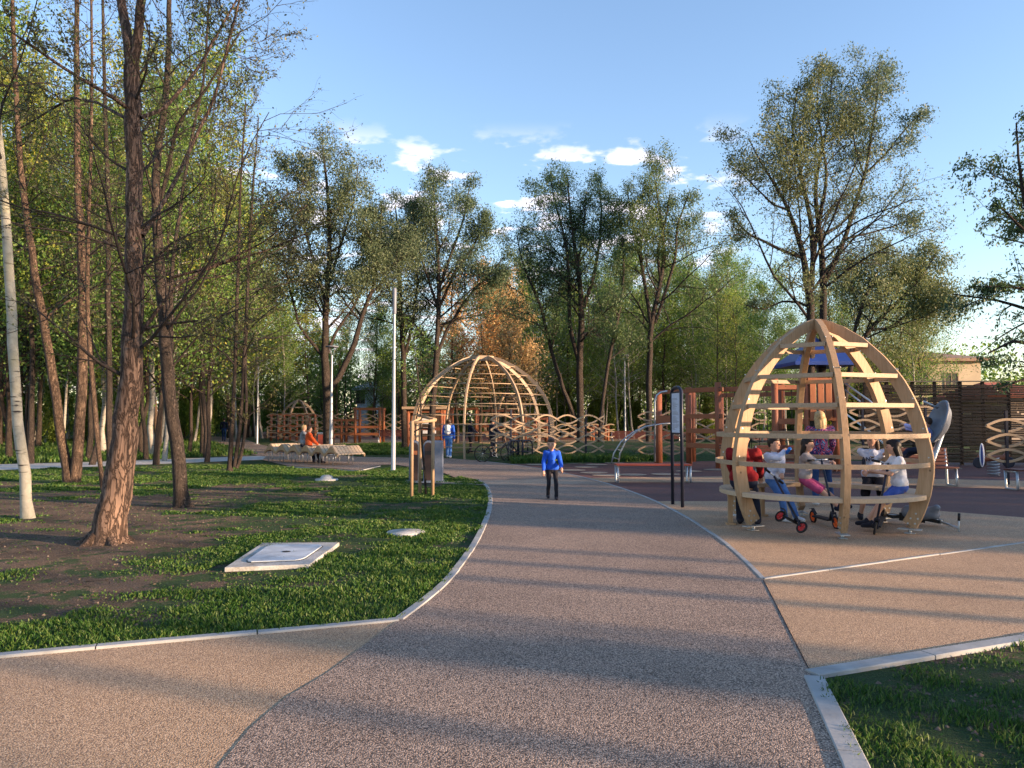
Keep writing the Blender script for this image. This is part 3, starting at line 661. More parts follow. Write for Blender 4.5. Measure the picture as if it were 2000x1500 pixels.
PR = {
 'birch': [proto('b', 13, .08, 'birchbark', 'leafgreen', 24, 40, (.14, .20), .25, .02, 11), proto('b', 15, .085, 'birchbark', 'leafgreen', 23, 44, (.14, .22), .22, -.03, 12)],
 'alder': [proto('a', 14, .11, 'barkdark', 'leafgreen', 24, 40, (.14, .2), .22, .03, 13), proto('a', 16, .12, 'barkdark', 'leafgreen', 24, 44, (.14, .22), .18, -.02, 14)],
 'pine': [proto('p', 15, .15, 'pinebark', 'leafyellow', 17, 32, (.14, .22), .35, .05, 15), proto('p', 14, .13, 'pinebark', 'leafgreen', 17, 32, (.14, .22), .33, -.05, 16)],
 'gold': [proto('g', 15, .12, 'birchbark', 'leafyellow', 23, 40, (.14, .22), .2, .03, 31), proto('g', 16, .12, 'barkdark', 'leafyellow', 23, 42, (.14, .22), .3, -.03, 32)],
 'rust': [proto('r', 12, .12, 'pinebark', 'leaforange', 12, 34, (.18, .2), .25, .02, 17)],
 'bush': [proto('s', 3.4, .05, 'barkdark', 'leafgreen', 16, 36, (.12, .16), .05, .0, 18), proto('s', 3.0, .05, 'barkdark', 'leafyellow', 15, 34, (.12, .16), .05, 0, 19)],
 'sparse': [proto('t', 15, .10, 'barkdark', 'leafyellow', 7, 40, (.13, .2), .18, .02, 20), proto('t', 14, .09, 'barkdark', 'leafbud', 6, 40, (.12, .2), .15, -.02, 21)],
}
NAMES = {'birch': 'birch_tree', 'alder': 'forest_tree', 'pine': 'pine_tree', 'gold': 'maple_tree', 'rust': 'rust_leaved_tree', 'bush': 'shrub', 'sparse': 'slender_tree'}
prng = random.Random(5); FT = []
def plant(kind, x, y, s, label, group, v=None, rz=None, sz=None):
    p = PR[kind][prng.randrange(len(PR[kind])) if v is None else v % len(PR[kind])]
    e = empty(NAMES[kind], (x, y, 0), prng.random()*6.28 if rz is None else rz, label, 'shrub' if kind == 'bush' else 'tree', group)
    e.scale = (s, s, sz or s)
    FT.append((e, kind, x, y))
    link('trunk', p['trunk'], M[p['b']], e); link('crown', p['crown'], M[p['l']], e)
    return e
KD = {'birch': 'white-barked birch with fresh green leaves', 'alder': 'dark-trunked leafy tree', 'gold': 'leafy tree with yellow green leaves', 'pine': 'slim tree with an orange brown trunk', 'rust': 'tree with rust coloured leaves', 'bush': 'low leafy shrub', 'sparse': 'slender dark stem with sparse yellow green leaves'}
def belt(kinds, n, u0, u1, d0, d1, hmin, hmax, where, grp, sepd=1.6):
    """scatter trees between photo columns u0..u1 and depths d0..d1"""
    pts = []
    tries = 0
    while len(pts) < n and tries < n*60:
        tries += 1
        y = prng.uniform(d0, d1); u = prng.uniform(u0, u1); x = (u-1000)/F*y
        if y < 60 and 408 < u < 462: continue
        if any((x-a)**2+(y-b)**2 < sepd**2 for a, b in pts): continue
        pts.append((x, y)); k = prng.choice(kinds); s = prng.uniform(hmin, hmax)
        plant(k, x, y, s, KD[k]+' '+where, grp+' ('+k+')')
# left wood
belt(['sparse', 'alder', 'sparse', 'alder', 'birch', 'gold'], 21, -60, 430, 27, 38, .85, 1.2, 'in the left wood beyond the narrow concrete path', 'trees of the left wood', 2)
belt(['alder', 'birch', 'birch', 'pine', 'gold'], 44, -120, 470, 40, 60, .95, 1.3, 'deeper in the left wood', 'trees deeper in the left wood', 2)
belt(['alder', 'birch', 'pine', 'gold'], 46, -150, 520, 60, 90, 1.1, 1.5, 'far back in the left wood', 'trees far back in the left wood', 2)
belt(['pine', 'birch', 'alder'], 34, 500, 1000, 62, 90, .62, .85, 'beyond the far play area', 'trees beyond the far play area', 2)
belt(['birch', 'alder', 'birch'], 60, 960, 1460, 62, 88, .85, 1.15, 'in the wood behind the climbing dome and timber frame', 'trees behind the climbing dome', 2)
belt(['alder', 'pine', 'sparse', 'birch'], 30, 1400, 1800, 46, 70, .60, .85, 'in the wood behind the egg dome', 'trees behind the egg dome', 2)
belt(['bush'], 26, -60, 430, 46, 70, .9, 1.5, 'between the trunks of the left wood', 'shrubs between the trunks of the left wood', 2)
belt(['bush'], 44, -100, 1000, 74, 92, .9, 1.7, 'under the trees at the back of the wood', 'undergrowth shrubs on the left', 2)
belt(['bush'], 40, 1000, 1850, 66, 90, .9, 1.7, 'under the trees behind the play area', 'undergrowth shrubs on the right', 2)
for u, d, s in [(893, 52, 1.0), (938, 53, 1.08), (985, 51, 1.0), (962, 56, 1.0), (1015, 54, .88)]:
    plant('rust', (u-1000)/F*d, d, s, KD['rust']+' glowing in the sun behind the climbing dome', 'rust leaved trees', sz=s*.95)
# label every wood tree by its look, by what it is seen past, and by its turn from the left
CELLS = [(-400, 55, 'seen left of the pale curved birch'), (55, 120, 'between the pale birch and the double-stemmed tree'), (120, 200, 'right behind the double-stemmed tree'), (200, 300, 'right behind the thick forked alder'), (300, 400, 'behind the crooked dark alder'), (400, 520, 'behind the clump of three thin stems'),
 (520, 640, 'above the far left wave fence'), (640, 770, 'between the low-forked willow and the tall lamp post'), (770, 870, 'behind the staked sapling and tall bins'), (870, 960, 'behind the left half of the big dome'), (960, 1080, 'behind the right half of the big dome'),
 (1080, 1180, 'between the big dome and the leaning willow stem'), (1180, 1270, 'behind the arched ladder'), (1270, 1350, 'behind the sign board'), (1350, 1440, 'behind the red timber frame'), (1440, 1620, 'behind the left half of the egg dome'), (1620, 1780, 'behind the right half of the egg dome'), (1780, 2400, 'beyond the brown fence')]
ORD = ['first', 'second', 'third', 'fourth', 'fifth', 'sixth', 'seventh', 'eighth', 'ninth', 'tenth', 'eleventh', 'twelfth', 'thirteenth', 'fourteenth', 'fifteenth', 'sixteenth', 'seventeenth', 'eighteenth', 'nineteenth', 'twentieth']
KS = {'birch': 'white-barked birch', 'alder': 'dark-trunked leafy tree', 'pine': 'orange-trunked slim tree', 'rust': 'rust-leaved tree', 'bush': 'low leafy shrub', 'sparse': 'sparse dark-stemmed tree', 'gold': 'yellow-green leafy tree'}
cell = {}
for e, kind, x, y in FT:
    u = 1000+F*x/y
    c = next((c for c in CELLS if c[0] <= u < c[1]), CELLS[-1]); cell.setdefault((kind, c[2]), []).append((u, e))
for (kind, ph), li in cell.items():
    li.sort(key=lambda q: q[0])
    for i, (u, e) in enumerate(li):
        e['label'] = (KS[kind] if len(li) == 1 else ORD[min(i, 19)]+' '+KS[kind]+' from the left')+' '+ph
FT.clear()
# wood beyond everything: one far-off mass
def far_wood():
    global rng
    rng = np.random.default_rng(99); n = 110000
    x = rng.uniform(-110, 75, n); y = rng.uniform(96, 112, n)
    top = np.where(x < -28, 17, np.where(x < 0, 9.5, np.where(x < 30, 13, 8.5)))+2.2*np.sin(x*.43)+1.6*np.sin(x*1.1+2)
    z = rng.random(n)**1.15*top; c = np.stack([x, y, z], 1)
    a = rng.normal(size=c.shape); a /= np.linalg.norm(a, axis=1, keepdims=True); b = np.cross(a, rng.normal(size=c.shape)); b /= np.linalg.norm(b, axis=1, keepdims=True)
    s = (.3+.35*rng.random(n))[:, None]; V = np.stack([c-a*s*.5, c+b*s*.3, c+a*s*.5, c-b*s*.3], 1).reshape(-1, 3)
    tag(link('distant_wood', mkmesh('distant_wood', V, np.arange(len(V)).reshape(-1, 4)), M['leafgreen']), 'distant green wood closing the view between the tree trunks', 'wood', kind='stuff')
far_wood()
# trees and hedge outside the picture on the sunny side: they cast the long shadows
sh = (sd.x, sd.y); hl = math.hypot(*sh); sx, sy = sh[0]/hl, sh[1]/hl; px_, py_ = -sy, sx
def shade(kind, s, Lg, sc, sz=None, v=None):
    x = sx*Lg+px_*s; y = sy*Lg+py_*s
    plant(kind, x, y, sc, KD[kind]+' standing beyond the right edge of the picture', 'shade trees beyond the right edge ('+kind+')', v, 1.0, sz)
for s, Lg in [(8.0, 16), (8.9, 19), (7.1, 17.5), (4.7, 15), (3.6, 18), (1.6, 15), (5.7, 22), (.2, 17)]: shade('pine', s, Lg, .8, 1.05, 1)
for i, s in enumerate(np.arange(-9, 5.2, 1.1)):
  if not 1.1 < s < 4.5: shade('alder', float(s)+(.5 if i % 3 else -.3), 28+float(s*2.7 % 9), .7)
for s in (-6, -3.4, -.8, 5.0): shade('bush', s, 22, 1.3)
for s in np.arange(11.2, 20, 1.25): shade('bush', float(s), 22+float(s*2.3 % 3), 1.35, 1.32)
for i, s in enumerate(np.arange(12.6, 20, 1.9)): shade('alder', float(s), 38+i % 2*4, .5)
for i, s in enumerate(np.arange(22.6, 41.5, 1.35)): shade('alder', float(s), 36+i % 3*4, .62+.08*(i % 2))
for s in np.arange(21.8, 42, 1.7): shade('bush', float(s), 31+float(s*2.3 % 3), 1.35, 1.5)
# shade casters: label by kind and turn from the near end of the row
from collections import defaultdict as _dd
_g = _dd(list)
for e, kind, x, y in FT: _g[kind].append((px_*x+py_*y, e))
def _nth(i): return ORD[i] if i < 20 else ['twenty-'+w for w in ORD[:9]][i-20]
for kind, li in _g.items():
    li.sort(key=lambda q: q[0])
    for i, (s, e) in enumerate(li): e['label'] = _nth(i)+' '+KS[kind]+' from the near end, outside the right edge of the photo'
# ---------------------------------------------------------------- grass blades on the lawns
def in_poly(x, y, poly):
    inside = np.zeros(len(x), bool); n = len(poly)
    for i in range(n):
        x0, y0 = poly[i]; x1, y1 = poly[(i+1) % n]
        c = ((y0 > y) != (y1 > y)); xi = (x1-x0)*(y-y0)/((y1-y0) if y1 != y0 else 1e-9)+x0
        inside ^= c & (x < xi)
    return inside
def vnoise(x, y, sc, seed):
    r = np.random.default_rng(seed); g = r.random((64, 64)); xs = x*sc; ys = y*sc
    i = np.floor(xs).astype(int); j = np.floor(ys).astype(int); fx = xs-i; fy = ys-j; fx = fx*fx*(3-2*fx); fy = fy*fy*(3-2*fy)
    a = g[i % 64, j % 64]; b = g[(i+1) % 64, j % 64]; c = g[i % 64, (j+1) % 64]; d = g[(i+1) % 64, (j+1) % 64]
    return (a*(1-fx)+b*fx)*(1-fy)+(c*(1-fx)+d*fx)*fy
def blades(name, poly, n, dmax, h, label, seed, bare=(.50, .70), excl=()):
    r = np.random.default_rng(seed); P = np.array(poly)
    x0, x1 = P[:, 0].min(), P[:, 0].max(); y0, y1 = P[:, 1].min(), min(P[:, 1].max(), dmax)
    # denser near the camera
    y = y0+(y1-y0)*r.random(n*3)**1.5; x = r.uniform(x0, x1, n*3)
    ok = in_poly(x, y, poly) & (np.abs(x) < y*.70+.5)
    nz = .6*vnoise(x, y, .9, 3)+.4*vnoise(x, y, 3.1, 4)+.10*np.clip((-x-3)/4, 0, 1)*np.clip((22-y)/6, 0, 1)*0
    nz = nz-.34*np.clip((-x-3.1)/2.5, 0, 1)*np.clip((19-y)/6, 0, 1)
    dens = np.clip((nz-bare[0]+.12)/(bare[1]-bare[0]), .02, 1); ok &= r.random(n*3) < dens
    for (cx, cy, rr) in excl: ok &= (x-cx)**2+(y-cy)**2 > rr*rr
    x, y, nz, dens = [q[ok][:n] for q in (x, y, nz, dens)]; m = len(x)
    tuft = vnoise(x, y, 7, 9)
    H = h*(.35+.8*r.random(m))*(.45+.9*dens)*(.6+.7*tuft**2)*(1+np.clip(y-8, 0, 12)*.03)
    w = (.0028+.0009*np.clip(y-3, 0, 20))*(.7+.6*r.random(m))
    a = r.uniform(0, 2*np.pi, m); le = r.normal(size=(m, 2))*H[:, None]*.45
    B = np.stack([x, y, np.zeros(m)], 1); s = np.stack([np.cos(a), np.sin(a), 0*a], 1)*w[:, None]
    Mi = B+np.stack([le[:, 0]*.35, le[:, 1]*.35, H*.6], 1); T = B+np.stack([le[:, 0], le[:, 1], H], 1)
    V = np.stack([B-s, B+s, Mi+s*.8, T, Mi-s*.8], 1).reshape(-1, 3); FA = np.arange(len(V)).reshape(-1, 5)
    return tag(link(name, mkmesh(name, V, FA), M['grass']), label, 'grass', kind='stuff')
M['grass'] = leafmat('lawn blades', (.024, .068, .011), (.045, .125, .020), (.13, .18, .045), .35)
ly = [g2(*p) for p in lawn_edge]+ce[1:]+[g2(860, 925), g2(770, 911), g2(700, 922), g2(640, 918), g2(560, 913), g2(515, 902), g2(200, 912), g2(-600, 940)]
blades('grass', ly, 300000, 27, .036, 'patchy green lawn with bare soil under the trees on the left', 1, excl=[(-5.2, 10, .45), (-2.55, 8.4, .30), (-2.95, 8.4, .30)])
ry = [g2(1597, 1335), g2(2000, 1258), (14, 4.6), (14, 2.0), (2.4, 2.2), g2(1672, 1502)]
blades('grass', ry, 60000, 9, .045, 'grassy verge with dark soil in the lower right corner', 2, bare=(.54, .76))
blades('grass', [g2(-600, 925), g2(200, 900), g2(505, 888), g2(440, 872), g2(400, 860), g2(300, 850), g2(-600, 850)], 70000, 60, .14, 'lawn beyond the narrow concrete path on the left', 4, bare=(.2, .4))
blades('grass', [g2(620, 872), g2(800, 866), g2(800, 888), g2(700, 889), g2(560, 877)], 26000, 60, .10, 'strip of lawn behind the wavy bench', 5, bare=(.1, .3))
blades('grass', [g2(1000, 906), g2(1180, 904.5), g2(1300, 901), g2(1300, 893), g2(1000, 893)], 16000, 60, .16, 'ragged grass along the front of the low mound', 6, bare=(.1, .3))
# pebbles, dead leaves and chips on the bare soil
def litter():
    r = np.random.default_rng(12); n = 9000; x = r.uniform(-9, -.3, n); y = r.uniform(5.2, 19, n)
    ok = in_poly(x, y, ly) & (vnoise(x, y, .9, 3) < .62); x, y = x[ok], y[ok]; m = len(x)
    s = (.005+.014*r.random(m)**3)[:, None]; c = np.stack([x, y, np.full(m, .012)], 1)
    a = r.normal(size=(m, 3)); a[:, 2] *= .3; a /= np.linalg.norm(a, axis=1, keepdims=True); b = np.cross(a, r.normal(size=(m, 3))*np.array([.3, .3, 1])); b /= np.linalg.norm(b, axis=1, keepdims=True)
    V = np.stack([c-a*s, c+b*s*.6, c+a*s, c-b*s*.6], 1).reshape(-1, 3)
    tag(link('leaf_litter', mkmesh('leaf_litter', V, np.arange(len(V)).reshape(-1, 4)), paint('dry leaf and pebble', (.14, .11, .085), .9, 0, .7, 60)), 'dead leaves and pebbles strewn over the bare soil of the left lawn', 'litter', kind='stuff')
litter()
def twigs():
    r = np.random.default_rng(21); n = 420; x = r.uniform(-9, .0, n); y = r.uniform(5.2, 17, n); ok = in_poly(x, y, ly) & (vnoise(x, y, .9, 3)-.02*x < .62); x, y = x[ok], y[ok]; m = len(x)
    a = r.uniform(0, 6.28, m); l = .05+.22*r.random(m)**2; P = np.zeros((m, 4, 3))
    for k in range(4): P[:, k] = np.stack([x+np.cos(a)*l*(k/3-.5)+r.normal(size=m)*.006, y+np.sin(a)*l*(k/3-.5)+r.normal(size=m)*.006, .014+.01*r.random(m)], 1)
    V, FA = tube_arrays(P, np.full((m, 4), .0035), 4); tag(link('fallen_twigs', mkmesh('fallen_twigs', V, FA), M['barkdark']), 'small fallen twigs scattered on the soil and grass of the left lawn', 'twigs', kind='stuff')
    n = 1500; x = r.uniform(-8.5, -.6, n); y = r.uniform(5.4, 16, n); nz = .6*vnoise(x, y, .9, 3)+.4*vnoise(x, y, 3.1, 4)-.34*np.clip((-x-2.6)/2.5, 0, 1); ok = in_poly(x, y, ly) & (nz < .42); x, y = x[ok], y[ok]; m = len(x)
    xr = r.uniform(2.2, 4.6, 900); yr = r.uniform(3.4, 5.9, 900); okr = in_poly(xr, yr, ry); x = np.r_[x, xr[okr]]; y = np.r_[y, yr[okr]]; m = len(x)
    s = .005+.016*r.random(m)**2.5; o = np.array([[1, 0, 0], [0, 1, 0], [-1, 0, 0], [0, -1, 0], [0, 0, .8]]); V = np.stack([x, y, np.zeros(m)], 1)[:, None]+o[None]*s[:, None, None]*(.7+.6*r.random((m, 5, 1))); b = np.arange(m)[:, None, None]*5
    FA = (b+np.array([[0, 1, 4], [1, 2, 4], [2, 3, 4], [3, 0, 4]])[None]).reshape(-1, 3)
    tag(link('soil_clods', mkmesh('soil_clods', V.reshape(-1, 3), FA), M['clod']), 'crumbs and clods of dry soil on the bare patches of both lawns', 'soil', kind='stuff')
M['clod'] = paint('dry soil clod', (.13, .095, .07), .95, 0, .5, 30)
twigs()
# ---------------------------------------------------------------- people
def capsule(a, b, ra, rb, n=14, m=5):
    a = np.array(a, float); b = np.array(b, float); d = b-a; L_ = np.linalg.norm(d)
    d = d/L_ if L_ > 1e-6 else np.array([0, 0, 1.]); x = np.cross(d, [0, 0, 1.] if abs(d[2]) < .9 else [1., 0, 0]); x /= np.linalg.norm(x); y = np.cross(d, x)
    prof = [(-math.cos(t)*ra, math.sin(t)*ra, 0) for t in np.linspace(.02, math.pi/2, m)]+[(math.sin(t)*rb+L_, math.cos(t)*rb, 0) for t in np.linspace(0, math.pi/2-.02, m)]
    V = []
    for h, r, _ in prof:
        for k in range(n):
            t = 2*math.pi*k/n; V.append(a+d*h+(x*math.cos(t)+y*math.sin(t))*r)
    k_ = len(prof); FA = [(i*n+k, i*n+(k+1) % n, (i+1)*n+(k+1) % n, (i+1)*n+k) for i in range(k_-1) for k in range(n)]
    FA += [tuple(range(n-1, -1, -1)), tuple((k_-1)*n+k for k in range(n))]
    return V, FA
def ellipsoid(c, r, rot=None, n=18, m=12):
    V = []
    for i in range(m+1):
        t = -math.pi/2+.03+(math.pi-.06)*i/m
        for k in range(n):
            p = 2*math.pi*k/n; v = Vector((r[0]*math.cos(t)*math.cos(p), r[1]*math.cos(t)*math.sin(p), r[2]*math.sin(t)))
            if rot: v = rot @ v
            V.append(Vector(c)+v)
    FA = [(i*n+k, i*n+(k+1) % n, (i+1)*n+(k+1) % n, (i+1)*n+k) for i in range(m) for k in range(n)]+[tuple(range(n-1, -1, -1)), tuple(m*n+k for k in range(n))]
    return V, FA
def fuse(name, pieces, mat, parent, vox, smooth=4, disp=0):
    """voxel-fuse overlapping solids into one continuous skin"""
    mb = MB()
    for V, FA in pieces: mb.add(V, FA)
    me = bpy.data.meshes.new('tmp'); me.from_pydata(mb.v, [], mb.f); o = bpy.data.objects.new('tmp', me); C.objects.link(o)
    r = o.modifiers.new('r', 'REMESH'); r.mode = 'VOXEL'; r.voxel_size = vox
    s = o.modifiers.new('s', 'SMOOTH'); s.iterations = smooth; s.factor = .5
    if disp:
        tx = bpy.data.textures.new('folds', 'CLOUDS'); tx.noise_scale = .09; dm = o.modifiers.new('d', 'DISPLACE'); dm.texture = tx; dm.strength = disp; dm.mid_level = .5
    dg = bpy.context.evaluated_depsgraph_get(); out = bpy.data.meshes.new_from_object(o.evaluated_get(dg)); out.name = name
    bpy.data.objects.remove(o); bpy.data.meshes.remove(me)
    out.materials.clear(); out.polygons.foreach_set('use_smooth', np.ones(len(out.polygons), dtype=bool))
    return link(name, out, mat, parent)
def ik(a, b, l1, l2, pole):
    a = Vector(a); b = Vector(b); d = b-a; D = min(d.length, (l1+l2)*.995); d.normalize(); b = a+d*D
    x = (l1*l1-l2*l2+D*D)/(2*D); h = math.sqrt(max(l1*l1-x*x, 0)); p = Vector(pole); p = (p-d*p.dot(d)); p.normalize()
    return a+d*x+p*h, b
SK = {k: paint('skin '+k, c, .55, 0, .08, 20) for k, c in dict(light=(.52, .30, .21), warm=(.44, .25, .17)).items()}
M['eye'] = paint('dark eye', (.02, .015, .012), .2); M['lip'] = paint('lip', (.36, .12, .10), .5); M['hairblack'] = paint('black hair', (.012, .009, .008), .5, 0, .4, 40); M['hairbrown'] = paint('brown hair', (.05, .028, .018), .5, 0, .4, 40); M['hairblond'] = paint('blond hair', (.42, .28, .13), .5, 0, .35, 40)
def person(label, loc, rz, H, pel, hands, feet, shirt, pants, shoes, hair='hairbrown', hairlen=0, lean=(0, 0, 1), look=(0, 1, -.05), sleeves=1.0, legs=1.0, vox=.011, skin='light', group=None, kid=1.0, knee=(0, 1, .2), elbow=((-.6, -.8, -.5), (.6, -.8, -.5)), girth=1.0, shirtlen=.0, extra=None, grip=(True, True), headh=None, hood=False, wide=1.0):
    """local frame: +y is where the person faces, +x their right hand side is -x; pel/hands/feet are local targets in metres"""
    e = empty('person', loc, rz, label, 'person', group)
    hh = H/7.5*kid*(headh or 1)           # head height
    pel = Vector(pel); up = Vector(lean).normalized(); fw = Vector((0, 1, 0)); fw = (fw-up*fw.dot(up)).normalized(); rt = fw.cross(up)
    g = girth
    neck = pel+up*.30*H; sh = .112*H*wide; hp = .055*H
    S_ = [neck-rt*sh-up*.018*H, neck+rt*sh-up*.018*H]; Hp = [pel-rt*hp, pel+rt*hp]
    lk = Vector(look).normalized(); hr = lk.cross(Vector((0, 0, 1))).normalized(); hu = hr.cross(lk); hrot = Matrix((hr, lk, hu)).transposed()
    hc = neck+up*.035*H+hu*hh*.52+lk*hh*.06
    A1, A2, L1, L2 = .165*H, .145*H, .235*H, .235*H
    arms = []; lg = []
    for i in (0, 1): k, h = ik(S_[i], hands[i], A1, A2, elbow[i]); arms.append((S_[i], k, h))
    for i in (0, 1): k, f = ik(Hp[i], feet[i], L1, L2, knee if not isinstance(knee[0], tuple) else knee[i]); lg.append((Hp[i], k, f))
    r = H/1.7*g
    # body: one continuous skin
    B = [capsule(Hp[0], Hp[1], .085*r, .085*r), capsule(pel, pel+up*.15*H, .095*r, .088*r), capsule(pel+up*.15*H, neck-up*.06*H, .09*r, .095*r),
         capsule(S_[0]+rt*.03*H-up*.02*H, S_[1]-rt*.03*H-up*.02*H, .06*r, .06*r), capsule(neck-up*.01*H, hc-hu*hh*.2, .048*r, .045*r),
         ellipsoid(hc, (hh*.37, hh*.44, hh*.50), hrot), ellipsoid(hc-hu*hh*.28+lk*hh*.12, (hh*.25, hh*.27, hh*.24), hrot),
         ellipsoid(hc+lk*hh*.44-hu*hh*.06, (hh*.055, hh*.09, hh*.10), hrot)]
    for s in (-1, 1): B.append(ellipsoid(hc+hr*(s*hh*.37)-hu*hh*.03, (hh*.04, hh*.07, hh*.10), hrot))
    for a, k, h in arms: B += [capsule(a, k, .043*r, .035*r), capsule(k, h, .035*r, .024*r)]
    for a, k, f in lg: B += [capsule(a, k, .072*r, .050*r), capsule(k, f, .050*r, .033*r), capsule(f, f+Vector((0, .06*H, -.02*H)), .03*r, .028*r)]
    # hands: palm, four fingers of unequal length and a thumb
    hs = hh*.80
    for i, (a, k, h) in enumerate(arms):
        d = (h-k).normalized(); side = d.cross(Vector((0, 0, 1))); side = side.normalized() if side.length > .1 else Vector((1, 0, 0)); dn = d.cross(side).normalized()
        if dn.z > 0: dn = -dn
        B.append(capsule(h, h+d*hs*.40, .023*r, .026*r)); B.append(capsule(h+d*hs*.32-side*.018*r, h+d*hs*.32+side*.018*r, .018*r, .018*r))
        for j, (o_, l_) in enumerate(((-1.5, .40), (-.5, .47), (.5, .44), (1.5, .34))):
            b0 = h+d*hs*.42+side*(o_*.0165*r); m_ = b0+(d*.8+dn*.6 if grip[i] else d).normalized()*hs*l_*.5; t_ = m_+((dn-d*.2) if grip[i] else (d+dn*.4)).normalized()*hs*l_*.5
            B += [capsule(b0, m_, .0095*r, .0088*r, 8, 3), capsule(m_, t_, .0088*r, .0075*r, 8, 3)]
        inn = side*(1 if (side.dot(rt) < 0) == (i == 1) else -1)
        B.append(capsule(h+d*hs*.12+inn*.02*r, h+d*hs*.42+inn*.045*r+dn*.015*r, .011*r, .009*r, 8, 3))
    body = fuse('body', B, SK[skin], e, vox*.62, 2)
    # eyes, brows and mouth are set into the same body mesh
    mb = MB()
    for s in (-1, 1):
        p = hc+hr*(s*hh*.155)+hu*hh*.03+lk*hh*.40; mb.add(*ellipsoid(p, (hh*.055, hh*.035, hh*.032), hrot, 8, 6)); p = p+hu*hh*.11+lk*hh*.005; mb.add(*ellipsoid(p, (hh*.085, hh*.03, hh*.018), hrot, 8, 6))
    n1 = len(mb.f); p = hc+lk*hh*.375-hu*hh*.27; mb.add(*ellipsoid(p, (hh*.11, hh*.04, hh*.028), hrot, 8, 6))
    bm_ = bpy.data.meshes.new('face'); bm_.from_pydata(mb.v, [], mb.f)
    import bmesh
    bm = bmesh.new(); bm.from_mesh(body.data); k0 = len(bm.faces); bm.from_mesh(bm_); bm.faces.ensure_lookup_table()
    for q, f in enumerate(bm.faces):
        if q >= k0: f.material_index = 1 if q-k0 < n1 else 2; f.smooth = True
    bm.to_mesh(body.data); bm.free(); body.data.materials.append(M['eye']); body.data.materials.append(M['lip'])
    # top
    t = .016
    T = [capsule(Hp[0]+up*(.055*H-shirtlen*H), Hp[1]+up*(.055*H-shirtlen*H), .092*r+t, .092*r+t), capsule(pel+up*(.06*H-shirtlen*H), pel+up*.16*H, .10*r+t, .10*r+t), capsule(pel+up*.15*H, neck-up*.06*H, .10*r+t, .105*r+t),
         capsule(S_[0]+rt*.025*H-up*.02*H, S_[1]-rt*.025*H-up*.02*H, .062*r+t, .062*r+t), capsule(neck-up*.035*H, neck+up*.01*H, .065*r, .055*r)]
    if hood: T += [capsule(neck-fw*.045*H-rt*.04*H+up*.01*H, neck-fw*.045*H+rt*.04*H+up*.01*H, .045*r, .045*r)]
    for a, k, h in arms:
        if sleeves >= 1: T += [capsule(a, k, .046*r+t, .040*r+t), capsule(k, k+(h-k)*.94, .040*r+t, .028*r+t)]
        else: T += [capsule(a, a+(k-a)*(sleeves*1.8), .05*r+t, .052*r+t)]
    fuse('top', T, shirt, e, vox, 3, .02)
    Q = [capsule(Hp[0]+up*.01*H, Hp[1]+up*.01*H, .092*r+.006, .092*r+.006), capsule(pel, pel+up*.05*H, .095*r+.005, .092*r+.008)]
    for a, k, f in lg:
        if legs >= 1: Q += [capsule(a, k, .080*r, .060*r), capsule(k, k+(f-k)*.98, .060*r, .052*r)]
        else: Q += [capsule(a, a+(k-a)*legs*1.6, .084*r, .078*r)]
    fuse('trousers' if legs >= 1 else 'shorts', Q, pants, e, vox, 3, .014)
    for a, k, f in lg:
        tv = Vector((0, 1, 0)); fl = f.copy()
        fuse('shoe', [capsule(fl-tv*.025*H+Vector((0, 0, -.012*H)), fl+tv*.05*H+Vector((0, 0, -.016*H)), .030*H, .026*H), capsule(fl+tv*.05*H+Vector((0, 0, -.016*H)), fl+tv*.095*H+Vector((0, 0, -.020*H)), .027*H, .022*H), capsule(fl, fl+Vector((0, 0, .012*H)), .030*H, .028*H)], shoes, e, vox, 2)
    # hair
    K = [ellipsoid(hc-lk*hh*.09+hu*hh*.09, (hh*.41, hh*.44, hh*.47), hrot), ellipsoid(hc+lk*hh*.12+hu*hh*.33, (hh*.33, hh*.30, hh*.20), hrot)]
    if hairlen:
        for s in (-1, -.35, .35, 1):
            p0 = hc-lk*hh*(.22 if abs(s) < .5 else .12)+hr*(s*hh*.28)-hu*hh*.1; p1 = p0-hu*hh*.5-lk*hh*.08; p2 = p1-(up if hairlen > .6 else hu)*hh*hairlen-lk*hh*.04
            K += [capsule(p0, p1, hh*.20, hh*.18), capsule(p1, p2, hh*.18, hh*.10)]
    fuse('hair', K, M[hair], e, vox, 2, .006)
    e['_j'] = 0; del e['_j']
    return e, dict(neck=neck, hc=hc, up=up, fw=fw, rt=rt, pel=pel, arms=arms, lk=lk, hu=hu, hr=hr, hh=hh, r=r, body=body)
